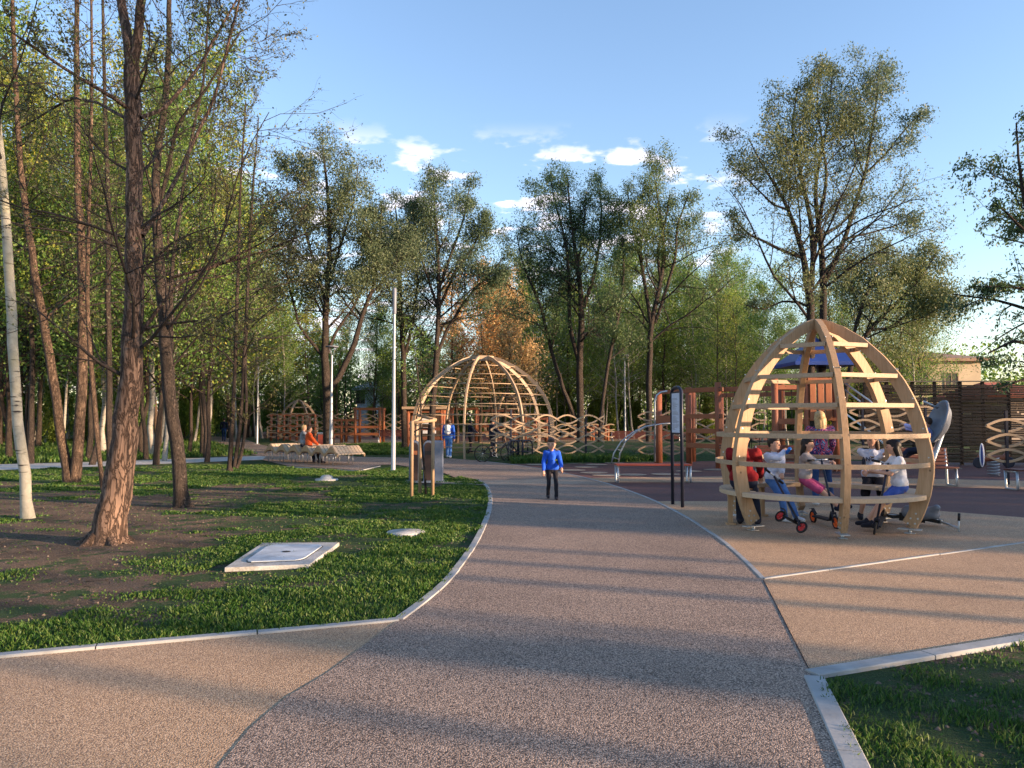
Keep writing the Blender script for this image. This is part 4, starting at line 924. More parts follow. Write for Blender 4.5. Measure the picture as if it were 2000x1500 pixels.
# ---------------------------------------------------------------- egg shaped domes
def interp(pr, z):
    zs = [p[0] for p in pr]; rs = [p[1] for p in pr]
    # smooth interpolation
    i = 0
    while i < len(zs)-2 and z > zs[i+1]: i += 1
    a = max(i-1, 0); d = min(i+2, len(zs)-1); t = (z-zs[i])/(zs[i+1]-zs[i]); t = min(max(t, 0), 1)
    p0, p1, p2, p3 = rs[a], rs[i], rs[i+1], rs[d]
    return .5*((2*p1)+(p2-p0)*t+(2*p0-5*p1+4*p2-p3)*t*t+(p3-p0-3*p2+3*p1)*t**3)
EGG = [(.0, 1.27), (.25, 1.39), (.55, 1.49), (.95, 1.545), (1.3, 1.50), (1.75, 1.385), (2.18, 1.19), (2.53, .93), (2.80, .66), (2.98, .40), (3.08, .20), (3.12, .07)]
def egg_dome(name, c, rot, label, full=True, sc=1, mats=('ribwood', 'palewood', 'seatwood'), group=None):
    e = empty(name, c, rot, label, 'climbing dome' if not full else 'dome shelter', group); e.scale = (sc,)*3
    n = 6; th = .085; W_ = .195
    zs = [.07+.0*i for i in range(1)]; zs = list(np.concatenate([np.linspace(.09, 2.5, 22), np.linspace(2.6, 3.12, 12)]))
    for k in range(n):
        a = k*2*math.pi/n; u = Vector((math.cos(a), math.sin(a), 0)); v = Vector((-math.sin(a), math.cos(a), 0))
        out = [Vector((interp(EGG, z), z)) for z in zs]; inn = []
        for i, p in enumerate(out):
            t = (out[min(i+1, len(out)-1)]-out[max(i-1, 0)]).normalized(); nrm = Vector((-t.y, t.x))
            w = W_*(1-.25*(i/len(out))); q = p+nrm*w
            if q.x < .0: q = Vector((0.0, p.y-w*.9 if p.y > 3 else q.y))
            inn.append(q)
        m = len(out); V = []
        for s in (-1, 1):
            for p in out: V.append(u*p.x+v*(s*th/2)+Vector((0, 0, p.y)))
            for p in inn: V.append(u*p.x+v*(s*th/2)+Vector((0, 0, p.y)))
        FA = []
        for i in range(m-1):
            FA += [(i, i+1, m+i+1, m+i), (2*m+i, 3*m+i, 3*m+i+1, 2*m+i+1), (i, 2*m+i, 2*m+i+1, i+1), (m+i, m+i+1, 3*m+i+1, 3*m+i)]
        FA += [(0, m, 3*m, 2*m), (m-1, 3*m-1, 4*m-1, 2*m-1)]
        mb = MB(); mb.add(V, FA); rib = mb.build('rib', M[mats[0]], e, .004 if full else 0)
        if full:
            # steel shoe under the leg with bolts through the plank
            f = MB(); r0 = (out[0].x+inn[0].x)/2
            f.box(u*r0+Vector((0, 0, .075)), (.30, .12, .012), Matrix.Rotation(a, 3, 'Z')); f.tube([u*r0+Vector((0, 0, .0)), u*r0+Vector((0, 0, .08))], .022, 10)
            f.box(u*r0+Vector((0, 0, .019)), (.14, .10, .008), Matrix.Rotation(a, 3, 'Z'))
            f.build('foot_plate', M['steel'], rib)
            bt = MB()
            for dz, dr in ((.16, .05), (.16, .14), (.23, .05), (.23, .14), (.30, .10)):
                for s in (-1, 1):
                    p = u*(interp(EGG, dz)-dr)+Vector((0, 0, dz)); bt = MB(); bt.tube([p+v*(s*.040), p+v*(s*.052)], .013, 8); bt.build('bolt', M['steel'], rib)
            for z in (1.8, 1.38, .98, 2.22, 2.68):
                for s in (-1, 1):
                    p = u*(interp(EGG, z)-.06)+Vector((0, 0, z+.10)); bt = MB(); bt.tube([p+v*(s*.040), p+v*(s*.05)], .011, 8); bt.build('bolt', M['steel'], rib)
    def seg(k, r, z, w, t, name, mat, arc, part=None):
        a0 = k*2*math.pi/n; a1 = a0+2*math.pi/n; mb = MB(); pts = []
        off = (th/2+.0)/r
        steps = 9
        for i in range(steps+1):
            f = i/steps; a = a0+off+(a1-a0-2*off)*f
            if arc: pts.append(Vector((r*math.cos(a), r*math.sin(a), z)))
            else:
                p = Vector((r*math.cos(a0+off), r*math.sin(a0+off), z)).lerp(Vector((r*math.cos(a1-off), r*math.sin(a1-off), z)), f); pts.append(p)
                if i == 0: continue
        if not arc: pts = [pts[0], pts[-1]]
        mb.ribbon(pts, w, t); return mb.build(name, M[mat], e, .004 if full else 0)
    if full:
        for k in range(n):
            seg(k, 1.49, .98, .065, .03, 'curved_rail', mats[1], True); seg(k, 1.47, 1.38, .065, .03, 'curved_rail', mats[1], True)
            for z in (1.80, 2.22, 2.68): seg(k, interp(EGG, z)-.06, z, .062, .045, 'crossbar', mats[1], False)
            # seat: ring plank with rounded outer edge between the legs and its supports
            a0 = k*2*math.pi/n; mb = MB(); o = []; i_ = []
            offo = (th/2)/1.5
            for j in range(13):
                a = a0+offo+(2*math.pi/n-2*offo)*j/12; o.append(Vector((1.45*math.cos(a), 1.45*math.sin(a), .50))); i_.append(Vector((1.14*math.cos(a), 1.14*math.sin(a), .50)))
            mb.prism(o+i_[::-1], (0, 0, .065)); mb.build('bench_seat', M[mats[2]], e, .006)
            s = MB(); am = a0+math.pi/n
            if k in (0, 5): continue
            for da in (-.30, .30):
                uu = Vector((math.cos(am+da*.0), math.sin(am), 0)); 
            p = Vector((1.30*math.cos(am), 1.30*math.sin(am), 0)); s.box(p+Vector((0, 0, .27)), (.07, .07, .455), Matrix.Rotation(am, 3, 'Z')); s.box(p+Vector((0, 0, .0225)), (.14, .14, .04), Matrix.Rotation(am, 3, 'Z'))
            s.build('seat_support', M[mats[0]], e, .004)
    else:
        for k in range(n):
            for z in (.5, 1.0, 1.5, 2.0, 2.5): seg(k, interp(EGG, z)-.04, z, .07, .05, 'crossbar', mats[1], False)
    return e
EC = (4.61, 11.58, 0)
EROT = math.atan2(-1.58, -.24)
egg_dome('egg_dome_shelter', EC, EROT, 'egg-shaped wooden shelter with a ring bench full of children, in the right foreground')
egg_dome('small_climbing_dome', tuple(G(582, 858)), .3, 'small pointed climbing dome behind the far left wave fence', False, 1.05, ('domewood', 'palewood', 'palewood'))
egg_dome('small_climbing_dome', tuple(G(990, 858)), .1, 'small pointed climbing dome seen through the right side of the big dome', False, 1.25, ('domewood', 'palewood', 'palewood'))
# big round climbing dome
def big_dome(c, rot):
    e = empty('big_climbing_dome', c, rot, 'large round climbing dome of weathered bent ribs beside the bike racks', 'climbing dome')
    pr = [(0, 3.08), (.8, 3.17), (1.6, 3.14), (2.3, 2.96), (2.9, 2.64), (3.5, 2.1), (3.95, 1.48), (4.22, .95), (4.34, .55)]
    n = 8; th = .065
    zs = list(np.concatenate([np.linspace(0, 3.2, 16), np.linspace(3.35, 4.34, 9)]))
    for k in range(n):
        a = k*2*math.pi/n; u = Vector((math.cos(a), math.sin(a), 0)); v = Vector((-math.sin(a), math.cos(a), 0)); mb = MB()
        pts = [u*interp(pr, z)+Vector((0, 0, z)) for z in zs]; mb.ribbon(pts, .17, th, up=tuple(v))
        # ribbon: width runs along v x d -> swap so the plank stands radially
        mb = MB(); m = len(pts); V = []
        for i, p in enumerate(pts):
            d = (pts[min(i+1, m-1)]-pts[max(i-1, 0)]).normalized(); nn = v.cross(d).normalized()
            for s1, s2 in ((-1, -1), (1, -1), (1, 1), (-1, 1)): V.append(p+v*(s1*th/2)+nn*(s2*.07))
        mb.add(V, [(i*4+q, i*4+(q+1) % 4, i*4+4+(q+1) % 4, i*4+4+q) for i in range(m-1) for q in range(4)]+[(3, 2, 1, 0), tuple((m-1)*4+q for q in range(4))])
        mb.build('rib', M['domewood'], e)
        a1 = a+2*math.pi/n; lv = (.48, .95, 1.4, 1.82, 2.25, 2.68, 3.1, 3.52, 3.92)
        for z in lv:
            r = interp(pr, z)
            if k == 5 and z < 1.6: continue
            b = MB(); p = Vector((r*math.cos(a), r*math.sin(a), z)); q = Vector((r*math.cos(a1), r*math.sin(a1), z)); mid = (p+q)/2+((p+q)/2).normalized()*0
            mid.z += .02
            b.tube([p, mid, q], .019, 6); b.build('rung', M['palewood'], e)
        b = MB(); r = .52; b.bar((r*math.cos(a), r*math.sin(a), 4.34), (r*math.cos(a1), r*math.sin(a1), 4.34), .09, .16); b.build('top_ring', M['domewood'], e)
    return e
big_dome((-1.35, 34.1, 0), math.atan2(-2.95, -.55))
# ---------------------------------------------------------------- wave fences
def wave_fence(name, a, b, z0, rows, rowh, wl, label, mat='palewood', postmat='dark', th=.06, amp=None, posts=None, ph=0):
    a = Vector(a); b = Vector(b); d = b-a; Ln = d.length; d.normalize(); e = empty(name, (a+b)/2, 0, label, 'fence'); o = e.location
    nside = Vector((d.y, -d.x, 0)); amp = amp or rowh*.36
    for r in range(rows):
        for s in (-1, 1):
            mb = MB(); pts = []; st = int(Ln/.09)
            for i in range(st+1):
                x = Ln*i/st; pts.append(a+d*x+nside*(s*.022)-o+Vector((0, 0, z0+rowh*r+s*amp*(math.sin(math.pi*x/wl+ph)))))
            mb.ribbon(pts, th, .035); mb.build('wave_slat', M[mat], e)
    for f in (posts or (.15, .85)):
        p = a+d*(Ln*f)-o; mb = MB(); mb.box(p+Vector((0, 0, (z0+rowh*rows)/2)), (.06, .06, z0+rowh*rows), Matrix.Rotation(math.atan2(d.y, d.x), 3, 'Z')); mb.build('post', M[postmat], e)
    return e
wave_fence('wave_fence', A(958, 900, 29.5).xy[:]+(0,), A(1180, 900, 31.5).xy[:]+(0,), .42, 4, .40, .95, 'pale wave-shaped slat fence in front of the big dome and behind the boy in blue', posts=(.17, .5, .83), amp=.17)
wave_fence('wave_fence', A(1246, 900, 30).xy[:]+(0,), A(1500, 900, 31).xy[:]+(0,), .42, 4, .44, .95, 'pale wave-shaped slat fence running behind the red timber climbing frame', amp=.17)
wave_fence('wave_fence', A(1660, 900, 22).xy[:]+(0,), A(1836, 900, 22).xy[:]+(0,), .7, 4, .38, .85, 'pale wave-shaped slat fence seen through the right side of the egg dome', amp=.14)
wave_fence('wave_fence', A(1928, 900, 19).xy[:]+(0,), A(2190, 900, 19).xy[:]+(0,), .72, 3, .37, 1.0, 'pale wave-shaped slat fence against the brown fence at the right edge', amp=.15)
wave_fence('wave_fence', A(520, 860, 55).xy[:]+(0,), A(655, 860, 55).xy[:]+(0,), .55, 4, .44, .95, 'sunlit wave-shaped slat fence left of the large low-forked willow', amp=.17)
wave_fence('wave_fence', A(652, 860, 57).xy[:]+(0,), A(790, 860, 57).xy[:]+(0,), .55, 4, .44, .95, 'sunlit wave-shaped slat fence between the large willow and the tall lamp post', amp=.17)
wave_fence('wave_fence', A(960, 850, 46).xy[:]+(0,), A(1200, 850, 46).xy[:]+(0,), .75, 2, .42, .95, 'distant wave-shaped slat fence rising above the one in front of the big dome', amp=.17)
# ---------------------------------------------------------------- red timber climbing frame
def log(mb, a, b, r): mb.tube([a, b], r, 14)
def frame():
    o = A(1340, 905, 27); o.z = 0; e = empty('timber_climbing_frame', o, 0, 'red stained log climbing frame with horizontal boards, behind the sign board', 'climbing frame')
    def P(u, Y, z=0): p = A(u, 900, Y); return Vector((p.x, p.y, z))-o
    posts = [(1346, 27.2, 2.75), (1404, 25.6, 2.85), (1354, 29.5, 2.7), (1409, 28.6, 2.6), (1286, 28.4, 2.55)]
    for u, Y, h in posts:
        mb = MB(); log(mb, P(u, Y, -.1), P(u, Y, h), .11 if u != 1286 else .15); mb.build('log_post', M['redwood'], e)
    for z in (.72, 1.22, 1.72, 2.62):
        b = MB(); b.bar(P(1340, 27.05, z)+Vector((0, -.12, 0)), P(1412, 25.45, z)+Vector((0, -.12, 0)), .05, .16); br = b.build('board', M['redwoodh'], e, .01)
        k = MB()
        for u, Y in ((1346, 27.05), (1404, 25.55)):
            for dz in (-.04, .04): p = P(u, Y, z+dz)+Vector((0, -.14, 0)); k.tube([p, p+Vector((0, -.03, 0))], .02, 8)
        k.build('bolts', M['dark'], br)
    for (u0, Y0, u1, Y1, z, h) in [(1404, 25.8, 1590, 24.4, 2.62, .16), (1409, 28.4, 1590, 26, 2.5, .15), (1286, 28.3, 1346, 27.4, 2.62, .14), (1282, 28.2, 1346, 27.3, 1.62, .28), (1346, 29.3, 1412, 28.5, 1.70, .1)]:
        b = MB(); b.bar(P(u0, Y0, z), P(u1, Y1, z), .07, h); b.build('beam', M['redwoodh'], e, .008)
    # hanging net of ropes and the disc steps
    for i in range(9):
        b = MB(); u = 1420+i*16; Y = 25.7-i*.13; b.tube([P(u, Y, 2.56), P(u, Y, .35)], .012, 5); b.build('rope', M['black'], e)
    for z in (.6, .95, 1.3):
        b = MB(); b.tube([P(1404, 25.8, z), P(1480, 25.1, z-.06), P(1560, 24.6, z)], .012, 5); b.build('rope', M['black'], e)
    return e
frame()
def tower():
    o = A(1602, 900, 24.5); o.z = 0; e = empty('play_tower', o, 0, 'play tower with a blue pyramid roof and orange board panels, behind the egg dome', 'play tower')
    def P(u, Y, z=0): p = A(u, 900, Y); return Vector((p.x, p.y, z))-o
    for u, Y in ((1515, 24), (1528, 26), (1578, 24), (1634, 24), (1640, 26), (1588, 26)):
        mb = MB(); log(mb, P(u, Y, -.1), P(u, Y, 2.95), .10); mb.build('log_post', M['redwood'], e)
    for i in range(3):
        b = MB(); u = 1590+i*15.5; b.box(P(u, 23.85, 2.2)+Vector((0, 0, 0)), (.19, .04, 1.25)); b.build('board', M['orange'], e, .01)
    for z in (2.86, 1.62): b = MB(); b.bar(P(1580, 23.9, z), P(1634, 23.9, z), .05, .1); b.build('panel_rail', M['orange'], e, .006)
    for (a, b_, z, h) in [((1515, 24), (1578, 24), 2.62, .14), ((1515, 24), (1580, 24), 1.55, .18), ((1634, 24), (1640, 26), 1.5, .15), ((1578, 24), (1634, 24), 1.35, .16)]:
        b = MB(); b.bar(P(*a, z), P(*b_, z), .07, h); b.build('beam', M['redwoodh'], e, .008)
    b = MB(); b.prism([P(1578, 24.02, 1.38), P(1634, 24.02, 1.38), P(1640, 26, 1.38), P(1588, 26, 1.38)], (0, 0, .06)); b.build('platform', M['redwoodh'], e)
    b = MB(); q = P(1606, 24.8, 0); b.tube([q+Vector((0, 0, 0)), q+Vector((0, 0, 3.6))], .13, 14); b.build('roof_pole', M['greyplastic'], e)
    # pyramid roof
    rf = MB(); c = P(1596, 24.8, 0); hw = 1.02; zt = 4.28; ze = 3.42
    cor = [c+Vector((x, y, ze)) for x, y in ((-hw, -hw), (hw, -hw), (hw, hw), (-hw, hw))]; top = c+Vector((0, 0, zt)); lo = [p-Vector((0, 0, .11)) for p in cor]
    rf.add(cor+[top]+lo, [(0, 1, 4), (1, 2, 4), (2, 3, 4), (3, 0, 4), (0, 5, 6, 1), (1, 6, 7, 2), (2, 7, 8, 3), (3, 8, 5, 0), (8, 7, 6, 5)]); ro = rf.build('roof', M['blueroof'], e)
    # steel slide and braces to the right
    s = MB(); s.tube([P(1652, 24, 2.75), P(1700, 23.6, 2.2), P(1712, 23.5, 2.0)], .03, 8); s.tube([P(1652, 24.2, 2.55), P(1697, 23.8, 1.98)], .03, 8); s.build('steel_brace', M['steel'], e)
    s = MB(); s.ribbon([P(1640, 23.6, 1.95), P(1700, 23, 1.25), P(1760, 22.4, .5), P(1790, 22.2, .35)], .5, .04, up=(.3, .9, .1)); s.build('slide', M['steel'], e)
    return e
tower()
def arch_ladder():
    o = A(1250, 904, 27.3); o.z = 0; e = empty('arched_ladder', o, 0, 'arched steel ladder leaning onto the timber frame behind the red bench', 'climbing ladder')
    def P(u, v, Y): return A(u, v, Y)-o
    for dY in (-.3, .3):
        pts = [(1201+dY*22, 905), (1205+dY*20, 885), (1218+dY*14, 862), (1238+dY*9, 845), (1262+dY*6, 833), (1292, 828), (1322, 826)]
        b = MB(); b.tube([P(u, v, 27.3+dY) if i else P(u, v, 27.3+dY) for i, (u, v) in enumerate(pts)], .028, 8); b.build('side_rail', M['steel'], e)
    for (u, v) in [(1203, 895), (1208, 878), (1217, 863), (1230, 851), (1246, 841), (1264, 833)]:
        b = MB(); b.tube([P(u-4, v-1, 27.0), P(u+5, v+2, 27.6)], .018, 6); b.build('rung', M['steel'], e)
    b = MB(); pts = [(1279, 902), (1279, 800), (1279, 784), (1283, 772), (1291, 766), (1303, 764)]; b.tube([P(u, v, 27) for u, v in pts], .035, 10); b.build('grab_pole', M['steel'], e)
arch_ladder()
# clothes
CL = {k: cloth(k, c) for k, c in {'cobalt hoodie': (.015, .09, .55), 'black trousers cloth': (.012, .012, .018), 'dark red jacket': (.20, .008, .012), 'navy cloth': (.012, .016, .035), 'white sweatshirt': (.50, .54, .66), 'blue jeans': (.06, .14, .34), 'dark jeans': (.02, .05, .15), 'beige sweater': (.42, .36, .33), 'pink shorts cloth': (.48, .08, .20), 'white tee': (.62, .64, .70), 'blue shorts cloth': (.05, .10, .38), 'sky blue trousers': (.08, .20, .50), 'bright blue top': (.02, .10, .50), 'orange jacket': (.60, .09, .02), 'grey coat': (.22, .24, .27), 'lavender shirt': (.38, .38, .66), 'white shoe': (.55, .56, .6), 'dark shoe': (.02, .02, .03), 'tan coat': (.3, .2, .12)}.items()}
# bold patterned jacket
def patt():
    m, t, b = nmat('purple red patterned jacket'); co = N(t, 'ShaderNodeTexCoord').outputs['Object']; n = noise(t, 5.5, 2, .4, co, 2.5)
    c = rampn(t, n.outputs['Fac'], [(0, (.012, .02, .08)), (.42, (.10, .012, .10)), (.49, (.40, .30, .45)), (.51, (.45, .03, .04)), (.56, (.01, .02, .10)), (.63, (.12, .22, .40)), (.70, (.30, .01, .08))], 'CONSTANT')
    t.links.new(c, b.inputs['Base Color']); b.inputs['Roughness'].default_value = .8; return m
CL['pattern'] = patt()
def L2(e, p): return e.matrix_world.inverted() @ Vector(p)
# boy walking towards the camera
gp = G(1078, 976)
bx = person('boy in a cobalt blue hoodie and black trousers walking towards us on the grey path', gp, math.pi+.05, 1.21, (0, 0, .60), [(-.17, .20, .66), (.18, .13, .60)], [(-.075, .13, .055), (.07, -.10, .075)], CL['cobalt hoodie'], CL['black trousers cloth'], CL['dark shoe'], 'hairbrown', look=(.30, 1, -.22), kid=1.42, hood=True, vox=.011, girth=1.0, wide=.95, elbow=((-.25, -.9, -.4), (.25, -.9, -.4)), shirtlen=.02)
pl = MB(); pl.box((-.07, .128, .80), (.05, .02, .028)); pl.build('chest_print', paint('yellow print', (.6, .5, .12)), bx[0])
def seat_person(label, ang, r, face, H, hands, feet, *a, sz=.575, **k):
    """sit on the ring bench at angle ang/radius r from the shelter centre; face = heading (deg, 0 = away from camera, + to the left)"""
    p = Vector(EC)+Vector((r*math.cos(R(ang)), r*math.sin(R(ang)), 0))
    return person(label, (p.x, p.y, 0), R(face), H, (0, 0, sz+.075*H/1.5), hands, feet, *a, **k)
EY = EC[1]
# 1 dark red jacket, seen from behind at the left of the ring
p1 = person('person in a dark red jacket seated back to us, left end of ring bench', (A(1452, 900, 11.45).x, 11.45, 0), R(-25), 1.62, (0, 0, .665), [(-.2, .36, .72), (.2, .36, .72)], [(-.12, .42, .08), (.14, .40, .08)], CL['dark red jacket'], CL['navy cloth'], CL['dark shoe'], 'hairbrown', lean=(0, -.02, 1), look=(.1, 1, -.15), girth=1.22, wide=1.05)
# 2 boy in white drinking
p2 = person('boy in a white sweatshirt and jeans on the ring bench drinking from a blue can', (A(1512, 900, 12.35).x, 12.35, 0), R(-150), 1.40, (0, 0, .63), [(.10, .24, .76), (-.03, .17, 1.10)], [(-.08, .36, .07), (.12, .30, .07)], CL['white sweatshirt'], CL['blue jeans'], CL['white shoe'], 'hairblack', look=(-.1, 1, .05), kid=1.15, elbow=((-.8, -.2, -.6), (.9, .3, -.5)), wide=1.05, girth=1.15)
can = MB(); e2 = p2[0]; can.lathe([(0, 0), (.028, 0), (.03, .01), (.03, .11), (.024, .125), (0, .125)], 14)
co_ = can.build('drink_can', paint('blue drink can', (.02, .16, .6), .3, .3)); bpy.context.view_layer.update()
co_.location = e2.matrix_world @ (p2[1]['arms'][1][2]+Vector((-.03, .03, -.02))); co_.rotation_euler = (.9, .3, 0); tag(co_, 'blue drink can held to the mouth of the boy in white', 'can')
# 3 girl in beige, pink shorts
p3 = person('girl in beige sweater and pink shorts leaning on a scooter handlebar', (A(1572, 900, 12.45).x, 12.45, 0), R(-118), 1.38, (0, 0, .63), [(-.04, .36, .92), (.10, .40, .86)], [(-.10, .66, .16), (.03, .62, .12)], CL['beige sweater'], CL['pink shorts cloth'], CL['navy cloth'], 'hairblack', .5, look=(.25, 1, -.12), kid=1.15, legs=.5, knee=(0, .5, 1), girth=1.1, lean=(0, .05, 1))
# 4 blond woman standing behind
p4 = person('blond woman in purple and red patterned jacket standing behind the girl in beige', (A(1603, 900, 14.2).x, 14.2, 0), R(-8), 1.76, (0, 0, .93), [(-.22, .24, .95), (.22, .24, .95)], [(-.10, -.02, .06), (.22, .16, .06)], CL['pattern'], CL['dark jeans'], CL['white shoe'], 'hairblond', .9, look=(-.1, 1, -.1), girth=1.05, shirtlen=.03)
# 5 girl with lettered sweatshirt
p5 = person('girl in white lettered sweatshirt and black shorts at the right rear of the ring', (A(1706, 900, 12.55).x, 12.55, 0), R(158), 1.56, (0, 0, .64), [(.12, .26, .80), (-.12, .26, 1.04)], [(-.10, .38, .07), (.22, .22, .07)], CL['white sweatshirt'], CL['black trousers cloth'], CL['dark shoe'], 'hairbrown', .75, look=(.75, .8, -.1), legs=.62, girth=1.05, wide=1.05)
def lettering(txt, size, parent, loc, rz, mat, lines=1):
    cu = bpy.data.curves.new('lettering', 'FONT'); cu.body = txt; cu.size = size; cu.extrude = .002; cu.align_x = 'CENTER'; cu.space_character = 1.05; cu.offset = .002
    o = bpy.data.objects.new('tmp', cu); C.objects.link(o); dg = bpy.context.evaluated_depsgraph_get(); me = bpy.data.meshes.new_from_object(o.evaluated_get(dg)); bpy.data.objects.remove(o)
    q = link('lettering', me, mat, parent); me.materials.clear(); me.materials.append(mat); q.location = loc; q.rotation_euler = (R(90), 0, rz); return q
lettering('ANGELES', .085, p5[0], (0, .168, .94), math.pi, CL['navy cloth'])
lettering('.75  A', .06, p5[0], (0, .166, .80), math.pi, CL['navy cloth'])
# 6 girl in white tee, back to us on the right
p6 = person('dark-haired girl in white T-shirt and blue shorts sitting sideways on the ring bench', (A(1757, 900, 11.05).x, 11.05, 0), R(78), 1.42, (0, 0, .63), [(-.06, .34, .86), (.10, .36, .84)], [(-.10, .40, .12), (.08, .46, .10)], CL['white tee'], CL['blue shorts cloth'], CL['dark shoe'], 'hairblack', 1.1, look=(.25, 1, -.15), sleeves=.35, legs=.5, kid=1.12, girth=1.12, knee=(0, .9, .6), lean=(0, .10, 1))
# 7 woman in blue with a white backpack
g7 = G(876, 895)
p7 = person('woman in bright blue top and light blue trousers walking away, wearing a white backpack', g7, R(-10), 1.66, (0, 0, .86), [(-.24, .05, .78), (.24, .0, .80)], [(-.08, .14, .07), (.09, -.10, .08)], CL['bright blue top'], CL['sky blue trousers'], CL['white shoe'], 'hairbrown', .6, vox=.016, girth=1.1)
bp = fuse('backpack', [capsule((-.06, -.17, 1.10), (.06, -.17, 1.10), .09, .09), capsule((-.07, -.17, 1.30), (.07, -.17, 1.30), .08, .08), capsule((0, -.17, 1.1), (0, -.17, 1.32), .12, .10)], CL['white shoe'], None, .016, 3)
bp.location = g7; bp.rotation_euler = (0, 0, R(-10)); tag(bp, 'small white backpack worn by the woman in blue on the path', 'backpack')
st = MB()
for s in (-1, 1): st.tube([Vector((s*.09, -.14, 1.36)), Vector((s*.11, -.02, 1.44)), Vector((s*.13, .10, 1.34)), Vector((s*.13, .05, 1.12))], .012, 6)
st.build('strap', CL['white shoe'], bp)
# 8, 9 dark figures by the big dome
p8 = person('person in dark clothes holding a scooter inside the left half of the big dome', G(918, 884), R(-60), 1.6, (0, 0, .83), [(-.14, .34, .98), (.14, .34, .98)], [(-.08, .08, .07), (.08, -.05, .07)], CL['navy cloth'], CL['black trousers cloth'], CL['dark shoe'], 'hairblack', vox=.018, girth=1.15)
p9 = person('person in a navy coat standing over a bicycle in front of the big dome', G(961, 893), R(-75), 1.66, (0, 0, .86), [(-.16, .38, .98), (.16, .38, .98)], [(-.14, .02, .07), (.14, .0, .07)], CL['navy cloth'], CL['black trousers cloth'], CL['dark shoe'], 'hairbrown', vox=.018, girth=1.2, hood=True)
# 10 man far away on the path
p10 = person('person in dark clothes walking away on the far left path', G(437, 862), R(15), 1.76, (0, 0, .91), [(-.25, .1, .85), (.25, .0, .85)], [(-.08, .18, .07), (.09, -.14, .08)], CL['navy cloth'], CL['dark jeans'], CL['dark shoe'], 'hairbrown', vox=.022)
# 11, 12 couple on the wavy bench
g11 = A(592, 900, 28.6); g12 = A(603, 900, 28.1)
p11 = person('grey-haired person in a grey coat, left of the pair on the wavy bench', (g11.x, g11.y, 0), R(-70), 1.6, (0, 0, .66), [(-.12, .3, .7), (.12, .3, .7)], [(-.1, .42, .08), (.1, .42, .08)], CL['grey coat'], CL['navy cloth'], CL['dark shoe'], 'hairblond', vox=.018, girth=1.2)
p12 = person('person in an orange red jacket and black trousers sitting on the wavy bench', (g12.x, g12.y, 0), R(-70), 1.55, (0, 0, .64), [(-.12, .3, .7), (.12, .3, .7)], [(-.1, .42, .08), (.1, .42, .08)], CL['orange jacket'], CL['black trousers cloth'], CL['dark shoe'], 'hairbrown', vox=.018, girth=1.25)
# 13 child in the tilted spinning bowl
g13 = A(1806, 860, 15.6)
p13 = person('child in a lavender shirt leaning back in the tilted grey spinning bowl', (g13.x, g13.y, 0), R(55), 1.3, (.05, .0, 1.02), [(-.22, .34, 1.5), (.1, .38, 1.42)], [(-.1, .5, .75), (.1, .52, .72)], CL['lavender shirt'], CL['navy cloth'], CL['dark shoe'], 'hairbrown', kid=1.15, lean=(-.1, -.15, 1), girth=1.1)
# ---------------------------------------------------------------- scooters, bicycle, racks
def wheel(mb, c, ax, r, t, n=20):
    ax = Vector(ax).normalized(); x = ax.cross(Vector((0, 0, 1))).normalized(); y = ax.cross(x)
    mb.tube([Vector(c)+(x*math.cos(2*math.pi*k/n)+y*math.sin(2*math.pi*k/n))*r for k in range(n)], t, 8, closed=True)
def hubdisc(mb, c, ax, r, w, spokes=6):
    ax = Vector(ax).normalized(); x = ax.cross(Vector((0, 0, 1))).normalized(); y = ax.cross(x); c = Vector(c)
    mb.tube([c-ax*w, c+ax*w], r*.3, 10)
    for k in range(spokes):
        a = 2*math.pi*k/spokes; mb.bar(c, c+(x*math.cos(a)+y*math.sin(a))*r*.95, w*1.4, r*.22, up=tuple(ax))
    mb.tube([c+(x*math.cos(2*math.pi*k/20)+y*math.sin(2*math.pi*k/20))*r*.86 for k in range(20)], r*.13, 6, closed=True)
def scooter(label, p_rear, p_front, bar, wheelmat, wr=.085, hand=None, group='kick scooters around the egg dome'):
    """rear/front wheel hub points and the handlebar centre, world coordinates"""
    a = Vector(p_rear); b = Vector(p_front); h = Vector(bar); o = Vector((b.x, b.y, 0)); e = empty('kick_scooter', o, 0, label, 'scooter', group)
    a -= o; b -= o; h -= o; d = (b-a).normalized(); st = (h-b).normalized(); ax = d.cross(st).normalized()
    up_ = ax.cross(d).normalized()
    dk = MB(); dk.bar(a+d*.08+up_*.02, b-d*.14+up_*.02, .12, .025, up=tuple(up_)); dk.bar(b-d*.15+up_*.02, b-d*.03+st*.16, .05, .03, up=tuple(up_)); dk.build('deck', M['black'], e, .006)
    for c in (a, b):
        w = MB(); wheel(w, c, ax, wr-.014, .016); wo = w.build('wheel', M['black'], e); q = MB(); hubdisc(q, c, ax, wr-.026, .014); q.build('rim', M[wheelmat], wo)
    s = MB(); s.tube([b-ax*.03, b+st*.14-ax*.03], .01, 8); s.tube([b+ax*.03, b+st*.14+ax*.03], .01, 8); s.bar(b+st*.14-ax*.035, b+st*.14+ax*.035, .03, .03); s.tube([b+st*.12, h], .016, 10); s.build('steering_post', M['dark'] if wheelmat != 'steel' else M['steel'], e)
    hb = MB(); hb.tube([h-ax*.20, h+ax*.20], .012, 8); hbo = hb.build('handlebar', M['steel'], e)
    for s_ in (-1, 1): g = MB(); g.tube([h+ax*(s_*.11), h+ax*(s_*.215)], .018, 10); g.build('grip', M['black'], hbo)
    f = MB(); f.ribbon([a+up_*(wr+.02)-d*.07, a+up_*(wr+.03), a+up_*.05+d*.09], .05, .008, up=tuple(ax)); f.build('rear_brake', M['black'], e)
    return e
scooter('black kick scooter with red wheels tipped forward below the boy in white', A(1524, 1008, 11.0), A(1566, 1030, 10.6), A(1512, 930, 11.5), 'red')
